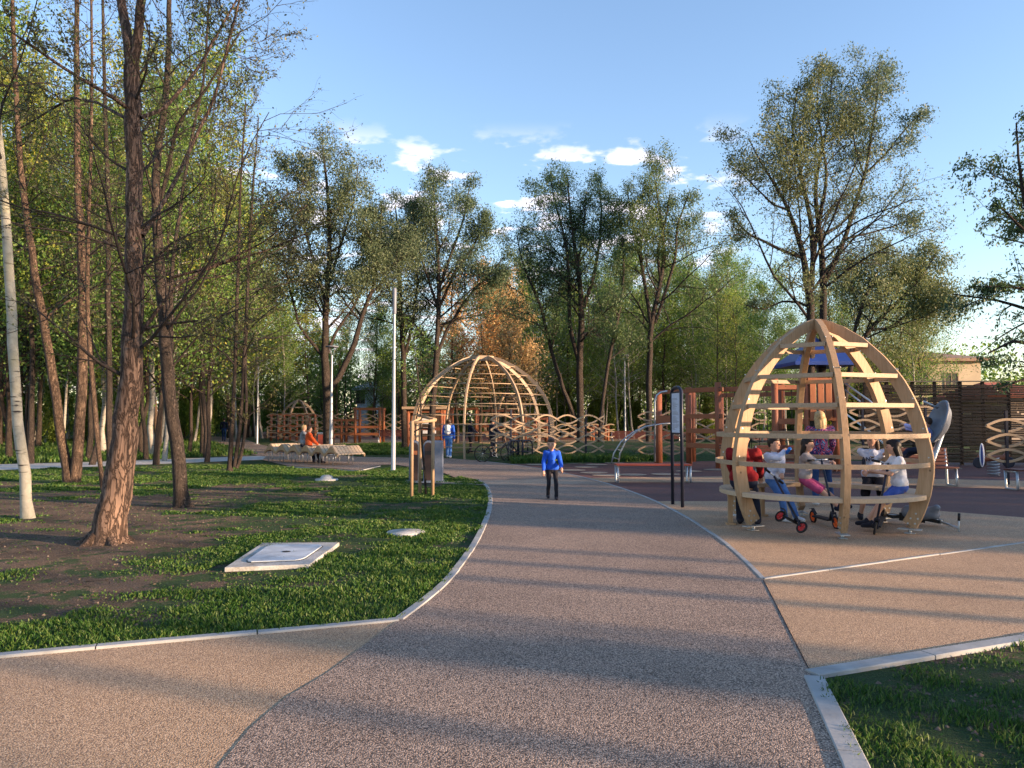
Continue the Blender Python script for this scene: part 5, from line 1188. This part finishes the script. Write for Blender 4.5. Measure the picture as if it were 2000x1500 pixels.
scooter('kick scooter with bright orange wheels under the feet of the girl in beige', (A(1586, 900, 12.0).x, 12.0, .10), (A(1630, 900, 11.3).x, 11.3, .10), A(1604, 898, 11.6), 'orangeplastic', .10)
scooter('black kick scooter standing between the two girls on the right of the ring', (A(1722, 1010, 12.0).x, 12.0, .09), (A(1709, 1010, 10.75).x, 10.75, .09), A(1735, 905, 11.0), 'black', .09)
scooter('grey and black scooter lying outside the right leg of the egg dome', (A(1745, 1010, 11.9).x, 11.9, .13), (A(1828, 1010, 11.6).x, 11.6, .10), (A(1872, 1018, 11.0).x, 11.0, .06), 'steel', .10)
sd_ = fuse('scooter_bag', [capsule(A(1775, 1000, 11.8), A(1822, 1003, 11.6), .11, .10), capsule(A(1820, 1000, 11.6), A(1830, 992, 11.5), .09, .05)], M['greyplastic'], None, .014, 3, .01)
tag(sd_, 'slumped dark grey bag lying on the ground outside the right leg of the egg dome', 'bag')
# bicycle at the rack
def bicycle(c, rz, label, sc=1):
    e = empty('bicycle', c, rz, label, 'bicycle'); e.scale = (sc,)*3
    for x in (-.52, .52):
        w = MB(); wheel(w, (x, 0, .33), (0, 1, 0), .315, .022, 28); wo = w.build('wheel', M['black'], e); s = MB()
        for k in range(14): a = 2*math.pi*k/14; s.tube([Vector((x, 0, .33)), Vector((x+.30*math.cos(a), 0, .33+.30*math.sin(a)))], .003, 3)
        s.tube([(x, -.04, .33), (x, .04, .33)], .025, 8); s.build('spokes', M['steel'], wo)
    f = MB(); bb = (-.05, 0, .30); seat = (-.18, 0, .78); head = (.36, 0, .80)
    for a, b in ((bb, seat), (bb, (.38, 0, .68)), ((-.16, 0, .70), head), ((-.52, 0, .33), bb), ((-.52, 0, .33), (-.16, 0, .68)), ((.52, 0, .33), (.36, 0, .82)), ((.36, 0, .80), (.33, 0, .95))): f.tube([a, b], .019, 8)
    f.build('frame', M['dark'], e)
    h = MB(); h.tube([(.26, -.28, .98), (.34, -.1, .97), (.34, .1, .97), (.26, .28, .98)], .014, 8); h.build('handlebar', M['black'], e)
    s = MB(); s.bar((-.30, 0, .84), (-.06, 0, .83), .12, .05); s.build('saddle', M['black'], e, .02)
    k = MB(); wheel(k, bb, (0, 1, 0), .09, .008); k.bar((-.05, -.06, .30), (.06, -.06, .18), .02, .02, up=(0, 1, 0)); k.build('crank', M['steel'], e)
bicycle(G(968, 902.5), .35, 'dark bicycle with its front wheel towards us at the bike racks before the big dome', 1.0)
for i, (u, v) in enumerate([(1012, 901), (1021, 900.5), (1030, 901.5), (1003, 902)]):
    p = G(u, v); e = empty('bike_rack', (p.x, p.y, 0), .9, ['bike rack hoop second from the left, beside the bicycle wheel', 'third bike rack hoop from the left in front of the big dome', 'rightmost bike rack hoop in the row at the grass edge', 'leftmost bike rack hoop right behind the bicycle'][i], 'bike rack', 'black hoop bike racks')
    b = MB(); b.tube([(-.32, 0, -.05), (-.32, 0, .62), (-.28, 0, .74), (-.18, 0, .80), (.18, 0, .80), (.28, 0, .74), (.32, 0, .62), (.32, 0, -.05)], .028, 10); b.build('hoop', M['dark'], e); q = MB(); q.tube([(-.32, 0, .38), (.32, 0, .38)], .018, 8); q.build('crossbar', M['dark'], e)
p8s = G(926, 886); scooter('dark scooter held by the figure inside the left half of the big dome', p8s+Vector((-.3, .1, .1)), p8s+Vector((.45, -.1, .1)), p8s+Vector((.3, -.1, .98)), 'black', .1, group=None)
# ---------------------------------------------------------------- lamps
def lamp(u, v, vtop, label, r=.07, kind=0, Y=None):
    p = G(u, v) if Y is None else Vector((A(u, v, Y).x, Y, 0)); h = A(u, vtop, p.y).z; e = empty('street_lamp', p, 0, label, 'street lamp', 'street lamps')
    b = MB(); b.lathe([(0, 0), (r*2.3, 0), (r*2.3, .02), (r*1.3, .03), (r*1.15, .05), (r*1.1, 1.1), (r*1.0, 1.15), (r*.62, h-.6), (r*.6, h)], 16); b.build('pole', M['pole'], e)
    f = MB(); f.box((0, 0, .02), (r*4.6, r*4.6, .03)); f.build('base_plate', M['steel'], e)
    l = MB()
    if kind == 0: l.lathe([(r*.6, h-.02), (r*1.0, h-.01), (r*1.05, h+.0), (r*1.05, h+.75), (r*.8, h+.80), (0, h+.81)], 14); l.build('lamp_head', M['greyplastic'], e)
    else:
        l.lathe([(0, h+.44), (.30, h+.42), (.30, h+.38), (.24, h+.36), (0, h+.36)], 20); l.build('lamp_shade', M['greyplastic'], e); g = MB()
        for k in range(3): a = k*2.094; g.tube([(.03*math.cos(a), .03*math.sin(a), h), (.2*math.cos(a), .2*math.sin(a), h+.38)], .012, 6)
        g.build('bracket', M['greyplastic'], e)
    return e
lamp(768, 921, 612, 'tall grey lamp post nearest us on the lawn edge left of the tall bins', .062)
lamp(646, 889, 694, 'grey lamp post with a wide flat head beside the large low-forked willow', .075, 1)
lamp(1221, 868, 706, 'lamp post with a wide flat head right of the big dome, before the wood', .065, 1)
lamp(502, 868, 716, 'thin far lamp post at the left path junction, left of the small pointed dome', .06, 1)
# ---------------------------------------------------------------- bins, stakes, young tree
def big_bins():
    p = G(832, 941); e = empty('waste_bin_unit', p, .10, 'tall grey waste sorting bins with arched openings behind the staked sapling', 'waste bin')
    s = p.y/F
    w, dp, h = 25*s, .62, 80*s
    for i, x in enumerate((-.43, -.07)):
        # arched shell: dark front recess and grey body
        prof = [(x-.0, 0)]; pts = []; n = 10; W2 = .36 if i == 0 else .62
        b = MB(); y0 = -.32; arc = [Vector((x+.13-.13*math.cos(math.pi*k/n), y0, h-.13+.13*math.sin(math.pi*k/n))) for k in range(n+1)]
        outl = [Vector((x, y0, .02))]+arc+[Vector((x+.26, y0, .02))]
        b.prism(outl, (0, dp, 0)); b.build('bin_body', M['greybin'], e, .006)
        d = MB(); a2 = [Vector((x+.13-.10*math.cos(math.pi*k/n), y0-.012, h-.14+.10*math.sin(math.pi*k/n))) for k in range(n+1)]; d.prism([Vector((x+.03, y0-.012, .06))]+a2+[Vector((x+.23, y0-.012, .06))], (0, .02, 0)); d.build('bin_front', paint('brown black bin front', (.035, .022, .02), .5), e)
        q = MB(); q.box((x+.13, y0-.02, h-.30), (.16, .012, .10)); q.build('bin_slot', M['orange'] if i == 0 else M['black'], e)
    b = MB(); b.box((.32, .02, h/2), (.25, dp, h-.01)); b.build('side_cabinet', M['greybin'], e, .03)
    b = MB(); b.box((.02, 0, .012), (1.1, .8, .03)); b.build('base_slab', M['concrete'], e, .004)
big_bins()
def sapling():
    p = G(826, 968); e = empty('young_tree', p, 0, 'young thin sapling tied between three round wooden stakes with crossbars', 'tree')
    b = MB(); o = p
    pts = [(832, 968), (830, 930), (825, 880), (822, 830), (822, 790), (818, 750), (812, 700), (806, 650)]
    b.tube([A(u, v, p.y)-o for u, v in pts], [.026, .024, .022, .02, .018, .014, .009, .004], 8); b.build('trunk', M['barkdark'], e)
    global rng
    rng = np.random.default_rng(41)
    P, Rr = resample([tuple(A(u, v, p.y)) for u, v in pts[3:]], [.02, .016, .012, .008, .004][:5], 12)
    P1, R1 = children(P[None], Rr[None], 18, .05, 42, .38, 6, .3, .1, .5, .003, .5); P2, R2 = children(P1, R1, 6, .2, 40, .45, 4, .1, .15, .5, .002)
    V, FA = merge([tube_arrays(P1, R1, 4), tube_arrays(P2, R2, 3)]); link('branches', mkmesh('branches', V-np.array(p), FA, True), M['barkdark'], e)
    V, FA = leaves(P2, 5, .05, .03, .5); link('crown', mkmesh('crown', V-np.array(p), FA), M['leafgreen'], e)
    g = empty('tree_stake_frame', p, 0, 'three round wooden stakes joined by crossbars around the young sapling', 'tree stakes')
    st = [(804, 972, 822), (820, 967, 808), (845, 970, 816)]
    tops = []
    for u, v, vt in st:
        q = G(u, v); b = MB(); t = A(u+1, vt, q.y); b.tube([q-p, t-p], .035, 10); b.build('stake', M['stake'], g); tops.append(t-p)
    for a, c, dz in ((0, 2, -.05), (0, 1, -.06), (1, 2, -.04)):
        b = MB(); b.tube([tops[a]+Vector((-.04, 0, dz)), tops[c]+Vector((.06, 0, dz))], .03, 8); b.build('crossbar', M['stake'], g)
    b = MB(); b.tube([tops[0]+Vector((0, 0, -.25)), A(822, 836, p.y)-p, tops[2]+Vector((0, 0, -.25))], .016, 6); b.build('rubber_tie', M['black'], g)
sapling()
def round_bin(u, v, label, c1='benchred', s=1):
    p = G(u, v); e = empty('litter_bin', p, .2, label, 'litter bin', 'red and grey litter bins'); e.scale = (s,)*3
    b = MB(); b.box((0, 0, .50), (.5, .42, .86)); b.build('bin_body', M['greybin'], e, .02); q = MB()
    for i in range(5): q.box((-.19+.095*i, -.215, .50), (.08, .02, .80))
    q.box((.256, 0, .5), (.02, .38, .80)); q.build('slat_panel', M[c1], e); t = MB(); t.box((0, 0, .965), (.54, .46, .05)); t.build('lid', M['steel'], e, .01)
round_bin(631, 885, 'litter bin with dark red slats beside the grey lamp post and low-forked willow')
round_bin(381, 858, 'litter bin with sunlit red slats at the far left path junction', 's' and 'orange', 1.15)
# ---------------------------------------------------------------- benches
def flat_bench(u0, u1, Y, label, back=False, mat='benchred', group='slatted benches of the play area', rz=0):
    a = A(u0, 900, Y); b_ = A(u1, 900, Y); w = (b_-a).length; c = (a+b_)/2; e = empty('park_bench', (c.x, c.y, 0), rz, label, 'bench', group)
    for i in range(4): s = MB(); s.box((0, -.19+.125*i, .46), (w, .10, .04)); s.build('seat_slat', M[mat], e, .008)
    if back:
        for i in range(5): s = MB(); s.box((0, .24+.012*i, .54+.085*i), (w, .03, .07)); s.build('back_slat', M[mat], e, .006)
    for x in (-w/2+.04, w/2-.04):
        s = MB(); s.tube([(x, -.18, .43), (x, -.20, .06), (x, -.18, .02), (x, .2, .02), (x, .22, .06), (x, .24, .43)]+([(x, .30, .9)] if back else []), .03, 8); s.tube([(x, -.18, .425), (x, .22, .425)], .025, 8); s.build('leg', M['steel'], e)
    return e
flat_bench(1202, 1348, 19.7, 'backless bench of glossy red slats left of the sign board')
flat_bench(1738, 1862, 18.6, 'dark slatted bench with a backrest right behind the egg dome', True, 'benchdark', rz=0)
flat_bench(1972, 2150, 17.6, 'dark bench cut off by the right edge, right of the spring rider', False, 'benchdark')
flat_bench(738, 798, 52, 'long dark bench between the far wave fence and the tall lamp post', True, 'benchdark', 'dark benches far off')
flat_bench(1195, 1330, 47, 'long dark bench beyond the mound and left of the sign board', True, 'benchdark', 'dark benches far off')
flat_bench(1480, 1590, 20.5, 'dark slatted bench seen between the boy and the girl inside the dome', True, 'benchdark')
def wavy_bench():
    a = Vector(G(545, 900)); b = Vector(G(683, 909)); d = b-a; ln = d.length; d.normalize(); nrm = Vector((-d.y, d.x, 0)); c = (a+b)/2
    e = empty('wavy_bench', c, math.atan2(d.y, d.x), 'long wavy wooden lounger bench of six humps at the lawn edge', 'bench')
    n = 6; L_ = ln+.2; prof = lambda x: .56+.13*math.sin(2*math.pi*n*(x/L_)-math.pi/2)
    W_ = 1.15; slats = 8
    for s in range(slats):
        y = -W_/2+W_*(s+.5)/slats; m = MB(); pts = [Vector((-L_/2+L_*i/96, y, prof(L_*i/96))) for i in range(97)]; V = []
        hw = W_/slats/2*.86
        for p in pts: V += [p+Vector((0, -hw, 0)), p+Vector((0, hw, 0)), p+Vector((0, hw, -.05)), p+Vector((0, -hw, -.05))]
        m.add(V, [(i*4+k, i*4+(k+1) % 4, i*4+4+(k+1) % 4, i*4+4+k) for i in range(96) for k in range(4)]+[(0, 1, 2, 3), (387, 386, 385, 384)]); m.build('slat', M['seatwood'], e)
    for y in (-W_/2+.0, W_/2):
        m = MB(); V = []
        for i in range(97):
            x = L_*i/96; z = prof(x)-.03; V += [Vector((x-L_/2, y-.02, z)), Vector((x-L_/2, y+.02, z)), Vector((x-L_/2, y+.02, z-.10-.10*max(0, math.sin(2*math.pi*n*(x/L_)-math.pi/2)))), Vector((x-L_/2, y-.02, z-.10-.10*max(0, math.sin(2*math.pi*n*(x/L_)-math.pi/2))))]
        m.add(V, [(i*4+k, i*4+(k+1) % 4, i*4+4+(k+1) % 4, i*4+4+k) for i in range(96) for k in range(4)]+[(0, 1, 2, 3), (387, 386, 385, 384)]); m.build('side_board', M['ribwood'], e)
    for i in range(n):
        for dx_ in (-.12, .12):
            for y in (-.42, .42):
                x = -L_/2+L_*(i+1)/n-L_/n/2+L_/n/2*1.0-.08 if False else -L_/2+L_*(i+.0)/n+.18+dx_; m = MB(); m.tube([(x, y, 0), (x, y, .44)], .014, 6); m.build('leg', M['steel'], e)
wavy_bench()
# ---------------------------------------------------------------- sign board
def sign():
    a = G(1333, 992); b = G(1314, 986); c = (a+b)/2; d = a-b; e = empty('sign_board', c, 0, 'tall narrow notice board on two black legs standing at the edge of the beige paving', 'sign')
    top = A(1316, 757, c.y).z; rail = MB(); da = a-c; db = b-c
    r = .032
    b1 = MB(); arc = [db+Vector((0, 0, 0)), db+Vector((0, 0, top-.09)), db.lerp(da, .12)+Vector((0, 0, top-.03)), db.lerp(da, .3)+Vector((0, 0, top)), db.lerp(da, .7)+Vector((0, 0, top)), db.lerp(da, .88)+Vector((0, 0, top-.03)), da+Vector((0, 0, top-.09)), da]
    b1.tube(arc, r, 10); b1.build('frame', M['dark'], e)
    pz0 = A(1316, 845, c.y).z; pz1 = A(1316, 768, c.y).z; nrm = Vector((d.y, -d.x, 0)).normalized(); dn = d.normalized()
    w = d.length*.80; rot = math.atan2(dn.y, dn.x)
    m = MB(); m.box(Vector((0, 0, (pz0+pz1)/2)), (w+.05, .03, pz1-pz0+.06), Matrix.Rotation(rot, 3, 'Z')); m.build('panel', M['dark'], e, .01)
    s = MB(); s.box(nrm*.019+Vector((0, 0, (pz0+pz1)/2)), (w, .004, pz1-pz0), Matrix.Rotation(rot, 3, 'Z')); sh_ = s.build('notice', paint('pale notice sheet', (.50, .55, .68), .5, 0, .06), e)
    t = MB(); r_ = random.Random(3); z = pz1-.10
    while z > pz0+.04:
        l = w*(.35+.5*r_.random()) if r_.random() > .12 else w*.3
        t.box(nrm*.0225+dn*(-w*.42+l/2)+Vector((0, 0, z)), (l, .002, .005), Matrix.Rotation(rot, 3, 'Z')); z -= .022 if r_.random() > .2 else .04
    t.build('text_lines', M['dark'], sh_)
sign()
# ---------------------------------------------------------------- brown batten fence, house, spring rider, spinning bowl
def batten_fence():
    x0, x1 = A(1700, 900, 27).x, 27.5; e = empty('batten_fence', ((x0+x1)/2, 27, 0), R(-3), 'long dark brown fence of thin horizontal battens behind the right of the play area', 'fence')
    L_ = x1-x0; nb = 9; bw = L_/nb; r_ = random.Random(8); H = 2.95
    for i in range(nb):
        xa = -L_/2+i*bw
        b = MB(); n = 44
        for k in range(n):
            z = .12+k*(H-.2)/n; y = .05*((k+i) % 2)-.03+r_.uniform(-.01, .01); cuts = sorted([r_.uniform(.1, .9) for _ in range(2)]); xs = [0]+cuts+[1]
            for q in range(3):
                if r_.random() < .06: continue
                b.box((xa+bw*(xs[q]+xs[q+1])/2, y+r_.uniform(-.008, .008), z), (bw*(xs[q+1]-xs[q])-.02, .03, .054))
        pn = b.build('batten_panel', M['batten'], e)
        for x in (xa+.06, xa+bw/2): p = MB(); p.box((x, .10, H/2), (.09, .09, H)); p.build('post', M['batten'], e)
    t = MB(); t.box((0, .02, H+.015), (L_, .2, .03)); t.build('cap_board', M['domewood'], e)
    for x in (-2.0, -1.2, .8): s = MB(); s.box((x, -.10, 1.6+.1*x), (.14, .02, .18)); s.build('paper_notice', M['white'], e)
batten_fence()
def house(u0, u1, vt, Y, label, wallc, roofc, dep=8, wins=()):
    a = A(u0, vt, Y); b = A(u1, vt, Y); h = a.z; w = b.x-a.x; e = empty('house', ((a.x+b.x)/2, Y+dep/2, 0), 0, label, 'house')
    m = MB(); m.box((0, 0, h/2), (w, dep, h)); m.build('wall', paint('plaster '+label[:12], wallc, .9, 0, .08, 1), e)
    r = MB(); o = .5; r.add([(-w/2-o, -dep/2-o, h), (w/2+o, -dep/2-o, h), (w/2+o, dep/2+o, h), (-w/2-o, dep/2+o, h), (-w/2-o, -dep/2-o, h+.25), (w/2+o, -dep/2-o, h+.25), (w/2+o, dep/2+o, h+.25), (-w/2-o, dep/2+o, h+.25), (-w/4, 0, h+1.2), (w/4, 0, h+1.2)], [(3, 2, 1, 0), (0, 1, 5, 4), (1, 2, 6, 5), (2, 3, 7, 6), (3, 0, 4, 7), (4, 5, 9, 8), (5, 6, 9), (6, 7, 8, 9), (7, 4, 8)]); r.build('roof', paint('roof '+label[:12], roofc, .8, 0, .15, 2), e)
    for (u, v, ww, hh) in wins:
        p = A(u, v, Y)-e.location; f = MB(); p.y = -dep/2; s = Y/F
        for q in ((0, hh/2+.04, ww+.16, .08), (0, -hh/2-.04, ww+.16, .08), (-ww/2-.04, 0, .08, hh), (ww/2+.04, 0, .08, hh), (0, 0, .06, hh)): f.box((p.x+q[0], p.y-.03, p.z+q[1]), (q[2], .08, q[3]))
        fo = f.build('window', paint('window frame', (.25, .17, .12), .6), e); g = MB(); g.box((p.x, p.y-.01, p.z), (ww, .02, hh)); g.build('pane', paint('window glass', (.05, .04, .04), .1), fo)
house(1775, 1915, 706, 62, 'sunlit cream house with a shallow roof beyond the brown fence', (.44, .36, .25), (.26, .17, .12), 10, [(1858, 744, 1.0, 1.2), (1800, 742, 1.0, 1.2)])
house(1972, 2060, 778, 48, 'low house with a red roof at the right edge beyond the brown fence', (.35, .28, .22), (.42, .12, .07), 8)
house(697, 732, 762, 92, 'pale blue white house glimpsed between trunks left of the tall lamp post', (.6, .66, .74), (.35, .36, .4), 8, [(704, 775, 1, 1.5)])
def rider():
    p = G(1941, 930); e = empty('spring_rider', p, 0, 'spring rider with a brown beam, black wheels and striped shield near the right edge', 'spring rider')
    s = p.y/F
    def Q(u, v, dy=0): return A(u, v, p.y+dy)-p
    sp = MB(); n = 90; sp.tube([Vector((.15*math.cos(i*.42), .15*math.sin(i*.42), .03+.50*i/n)) for i in range(n+1)], .016, 6); sp.build('spring', M['steel'], e)
    b = MB(); b.tube([Q(1912, 892), Q(1920, 896), Q(1960, 894), Q(1968, 889)], [.10, .085, .075, .10], 12); b.box((0, 0, .55), (.3, .2, .03)); b.build('beam', M['redwood'], e)
    for u, v in ((1912, 904), (1970, 903)): w = MB(); w.tube([Q(u, v, -.09), Q(u, v, .09)], .155, 18); w.build('round_seat', M['dark'], e, .02)
    sh_ = MB(); sh_.add(*ellipsoid(Q(1918, 889, -.15), (.075, .03, .34))); sh_.build('shield', M['white'], e)
    st_ = MB(); st_.add(*ellipsoid(Q(1918, 889, -.175), (.035, .02, .30))); st_.build('stripe', M['blueroof'], e)
rider()
def bowl():
    c = A(1829, 826, 15.3); p = Vector((A(1806, 900, 15.5).x, 15.5, 0)); e = empty('spinning_bowl', p, 0, 'tilted grey oval spinning bowl right of the egg dome before the brown fence', 'spinner')
    ax = Vector((.93, -.16, -.37)).normalized(); x = ax.cross(Vector((0, 1, 0))).normalized(); y = ax.cross(x); q = c-p; V = []; n = 36
    rings = [(.0, .20), (.20, .18), (.34, .12), (.44, .02), (.48, .0), (.47, -.04), (.42, -.02), (.33, .08), (.2, .13), (0, .15)]
    for r, h in rings:
        for k in range(n): a = 2*math.pi*k/n; V.append(q-ax*.0+(x*math.cos(a)+y*math.sin(a))*r+ax*h)
    b = MB(); b.add(V, [(i*n+k, i*n+(k+1) % n, (i+1)*n+(k+1) % n, (i+1)*n+k) for i in range(len(rings)-1) for k in range(n)], True); b.build('bowl', M['greyplastic'], e)
    s = MB(); s.tube([(0, 0, 0), (0, 0, .35), q+ax*.16], .05, 10); s.build('post', M['steel'], e); s = MB(); s.tube([A(1804, 784, 15.3)-p, A(1832, 797, 15.3)-p], .022, 8); s.build('hand_bar', M['steel'], e)
bowl()
# ---------------------------------------------------------------- far play area: timber frames and pavilion
def timber(u0, u1, v0, v1, Y, label, nu=3, roof=False, boards=True, mt='redwoodh'):
    if roof: mt = 'redwoodh'
    x0, x1 = A(u0, 0, Y).x, A(u1, 0, Y).x; h = A(0, v0, Y).z; e = empty('timber_play_frame' if not roof else 'pavilion', ((x0+x1)/2, Y, 0), 0, label, 'play frame' if not roof else 'pavilion'); w = x1-x0
    for i in range(nu):
        for y in (-.8, .8): b = MB(); b.tube([(-w/2+w*i/(nu-1), y, -.1), (-w/2+w*i/(nu-1), y, h)], .10, 8); b.build('post', M[mt], e)
    for y in (-.85, .85):
        for z in ((h-.1, 1.1, .6) if boards else (h-.1,)): b = MB(); b.box((0, y, z), (w+.3, .06, .16)); b.build('beam', M[mt], e)
    if roof:
        b = MB(); b.box((0, 0, h+.08), (w+.6, 2.3, .14)); b.build('roof', M['palewood'], e); b = MB(); b.box((0, .7, h/2), (w-.3, .05, h-.5)); b.build('back_panel', M['batten'], e)
        for x, z, c in ((-.2, 1.55, 'white'), (.1, 1.0, 'white')): q = MB(); q.box((x, .66, z), (.75, .02, .35)); q.build('notice', M[c], e)
timber(806, 868, 800, 860, 43, 'small pavilion with a flat wooden roof and notices, behind the staked sapling', 2, True)
timber(706, 752, 796, 855, 54, 'tall orange post frame at the right end of the far wave fence', 2, mt='orange')
timber(655, 706, 818, 855, 55, 'low orange board frame right of the small pointed dome', 3, mt='orange')
timber(885, 932, 796, 850, 58, 'orange beam frame seen through the left half of the big dome', 2, boards=False, mt='orange')
timber(935, 1000, 800, 848, 60, 'orange post and board frame seen through the middle of the big dome', 3)
timber(1005, 1065, 815, 848, 56, 'red brown timber frame behind the right half of the big dome', 4)
timber(548, 620, 808, 848, 60, 'dark red panelled play house behind the small pointed dome', 4)
timber(1125, 1180, 832, 850, 60, 'low red brown frame beyond the mound, right of the big dome', 3)
# small bollards by the far left path
for i, (u, v) in enumerate([(488, 853), (499, 854), (511, 855), (522, 856)]):
    p = G(u, v); e = empty('bollard', p, 0, ['leftmost', 'second from the left', 'third from the left', 'rightmost'][i]+' of four pale wooden posts beside the far path', 'bollard', 'pale wooden posts by the far path'); b = MB(); b.tube([(0, 0, 0), (0, 0, 1.0)], .07, 8); b.build('post', M['palewood'], e); c = MB(); c.tube([(0, 0, 1.0), (0, 0, 1.03)], .06, 8); c.build('cap', M['steel'], e)
# ---------------------------------------------------------------- manhole slab, lids
def stained():
    m, t, b = nmat('stained pale concrete'); a = noise(t, 2.2, 6, .7); f = noise(t, 38, 4, .6)
    c = rampn(t, a.outputs['Fac'], [(.32, (.20, .17, .13)), (.47, (.40, .40, .38)), (.7, (.50, .51, .51))]); c = mixc(t, 1.0, c, rampn(t, f.outputs['Fac'], [(.3, (.75, .74, .72)), (.6, (1, 1, 1))]), 'MULTIPLY')
    t.links.new(c, b.inputs['Base Color']); b.inputs['Roughness'].default_value = .85; bump(t, b, f.outputs['Fac'], .5, .006); return m
M['concrete2'] = stained()
def manhole():
    q = [G(438, 1117), G(605, 1110), G(663, 1066), G(512, 1067)]; c = sum(q, Vector())/4; e = empty('manhole_slab', c, 0, 'square concrete slab with a pale inset plastic cover lying in the lawn', 'manhole cover')
    b = MB(); b.prism([p-c+Vector((0, 0, -.03)) for p in q], (0, 0, .075)); b.build('slab', M['concrete2'], e, .008)
    i_ = [(p-c)*.70+Vector((0, 0, .0)) for p in q]
    def rnd(P, f, z):
        out = []
        for k in range(4):
            a, b_, d = P[k], P[k-1], P[(k+1) % 4]
            for t in (0, .5, 1): s = a+(b_-a)*f*(1-t)+(d-a)*f*t; s = s.lerp(a, .25*(1-abs(2*t-1))); out.append(Vector((s.x, s.y, z)))
        return out
    g = MB(); g.prism(rnd([p*1.03 for p in i_], .12, .043), (0, 0, .006)); g.build('gap_seal', M['black'], e)
    l = MB(); l.prism(rnd(i_, .12, .043), (0, 0, .016)); l.build('cover', paint('pale plastic cover', (.42, .47, .52), .6, 0, .22, 6), e, .003)
    h = MB(); h.tube([(0, .02, .058), (0, .02, .062)], .05, 16); h.build('lifting_hole', M['black'], e)
manhole()
def lid(u, v, r, label, mat, dome=0):
    p = G(u, v); e = MB(); e.lathe([(r, 0), (r, .03), (r*.96, .04)]+([(r*.6, .04), (r*.5, .04+dome*.7), (r*.3, .04+dome), (0, .04+dome)] if dome else [(0, .042)]), 28)
    o = e.build('inspection_lid', mat); o.location = p; tag(o, label, 'lid')
lid(638, 938, .30, 'round white lid with a raised middle lying on the lawn left of the bins', M['concrete2'], .10)
lid(793, 1043, .27, 'flat round concrete lid half hidden in the lawn by the path curve', M['concrete2'])
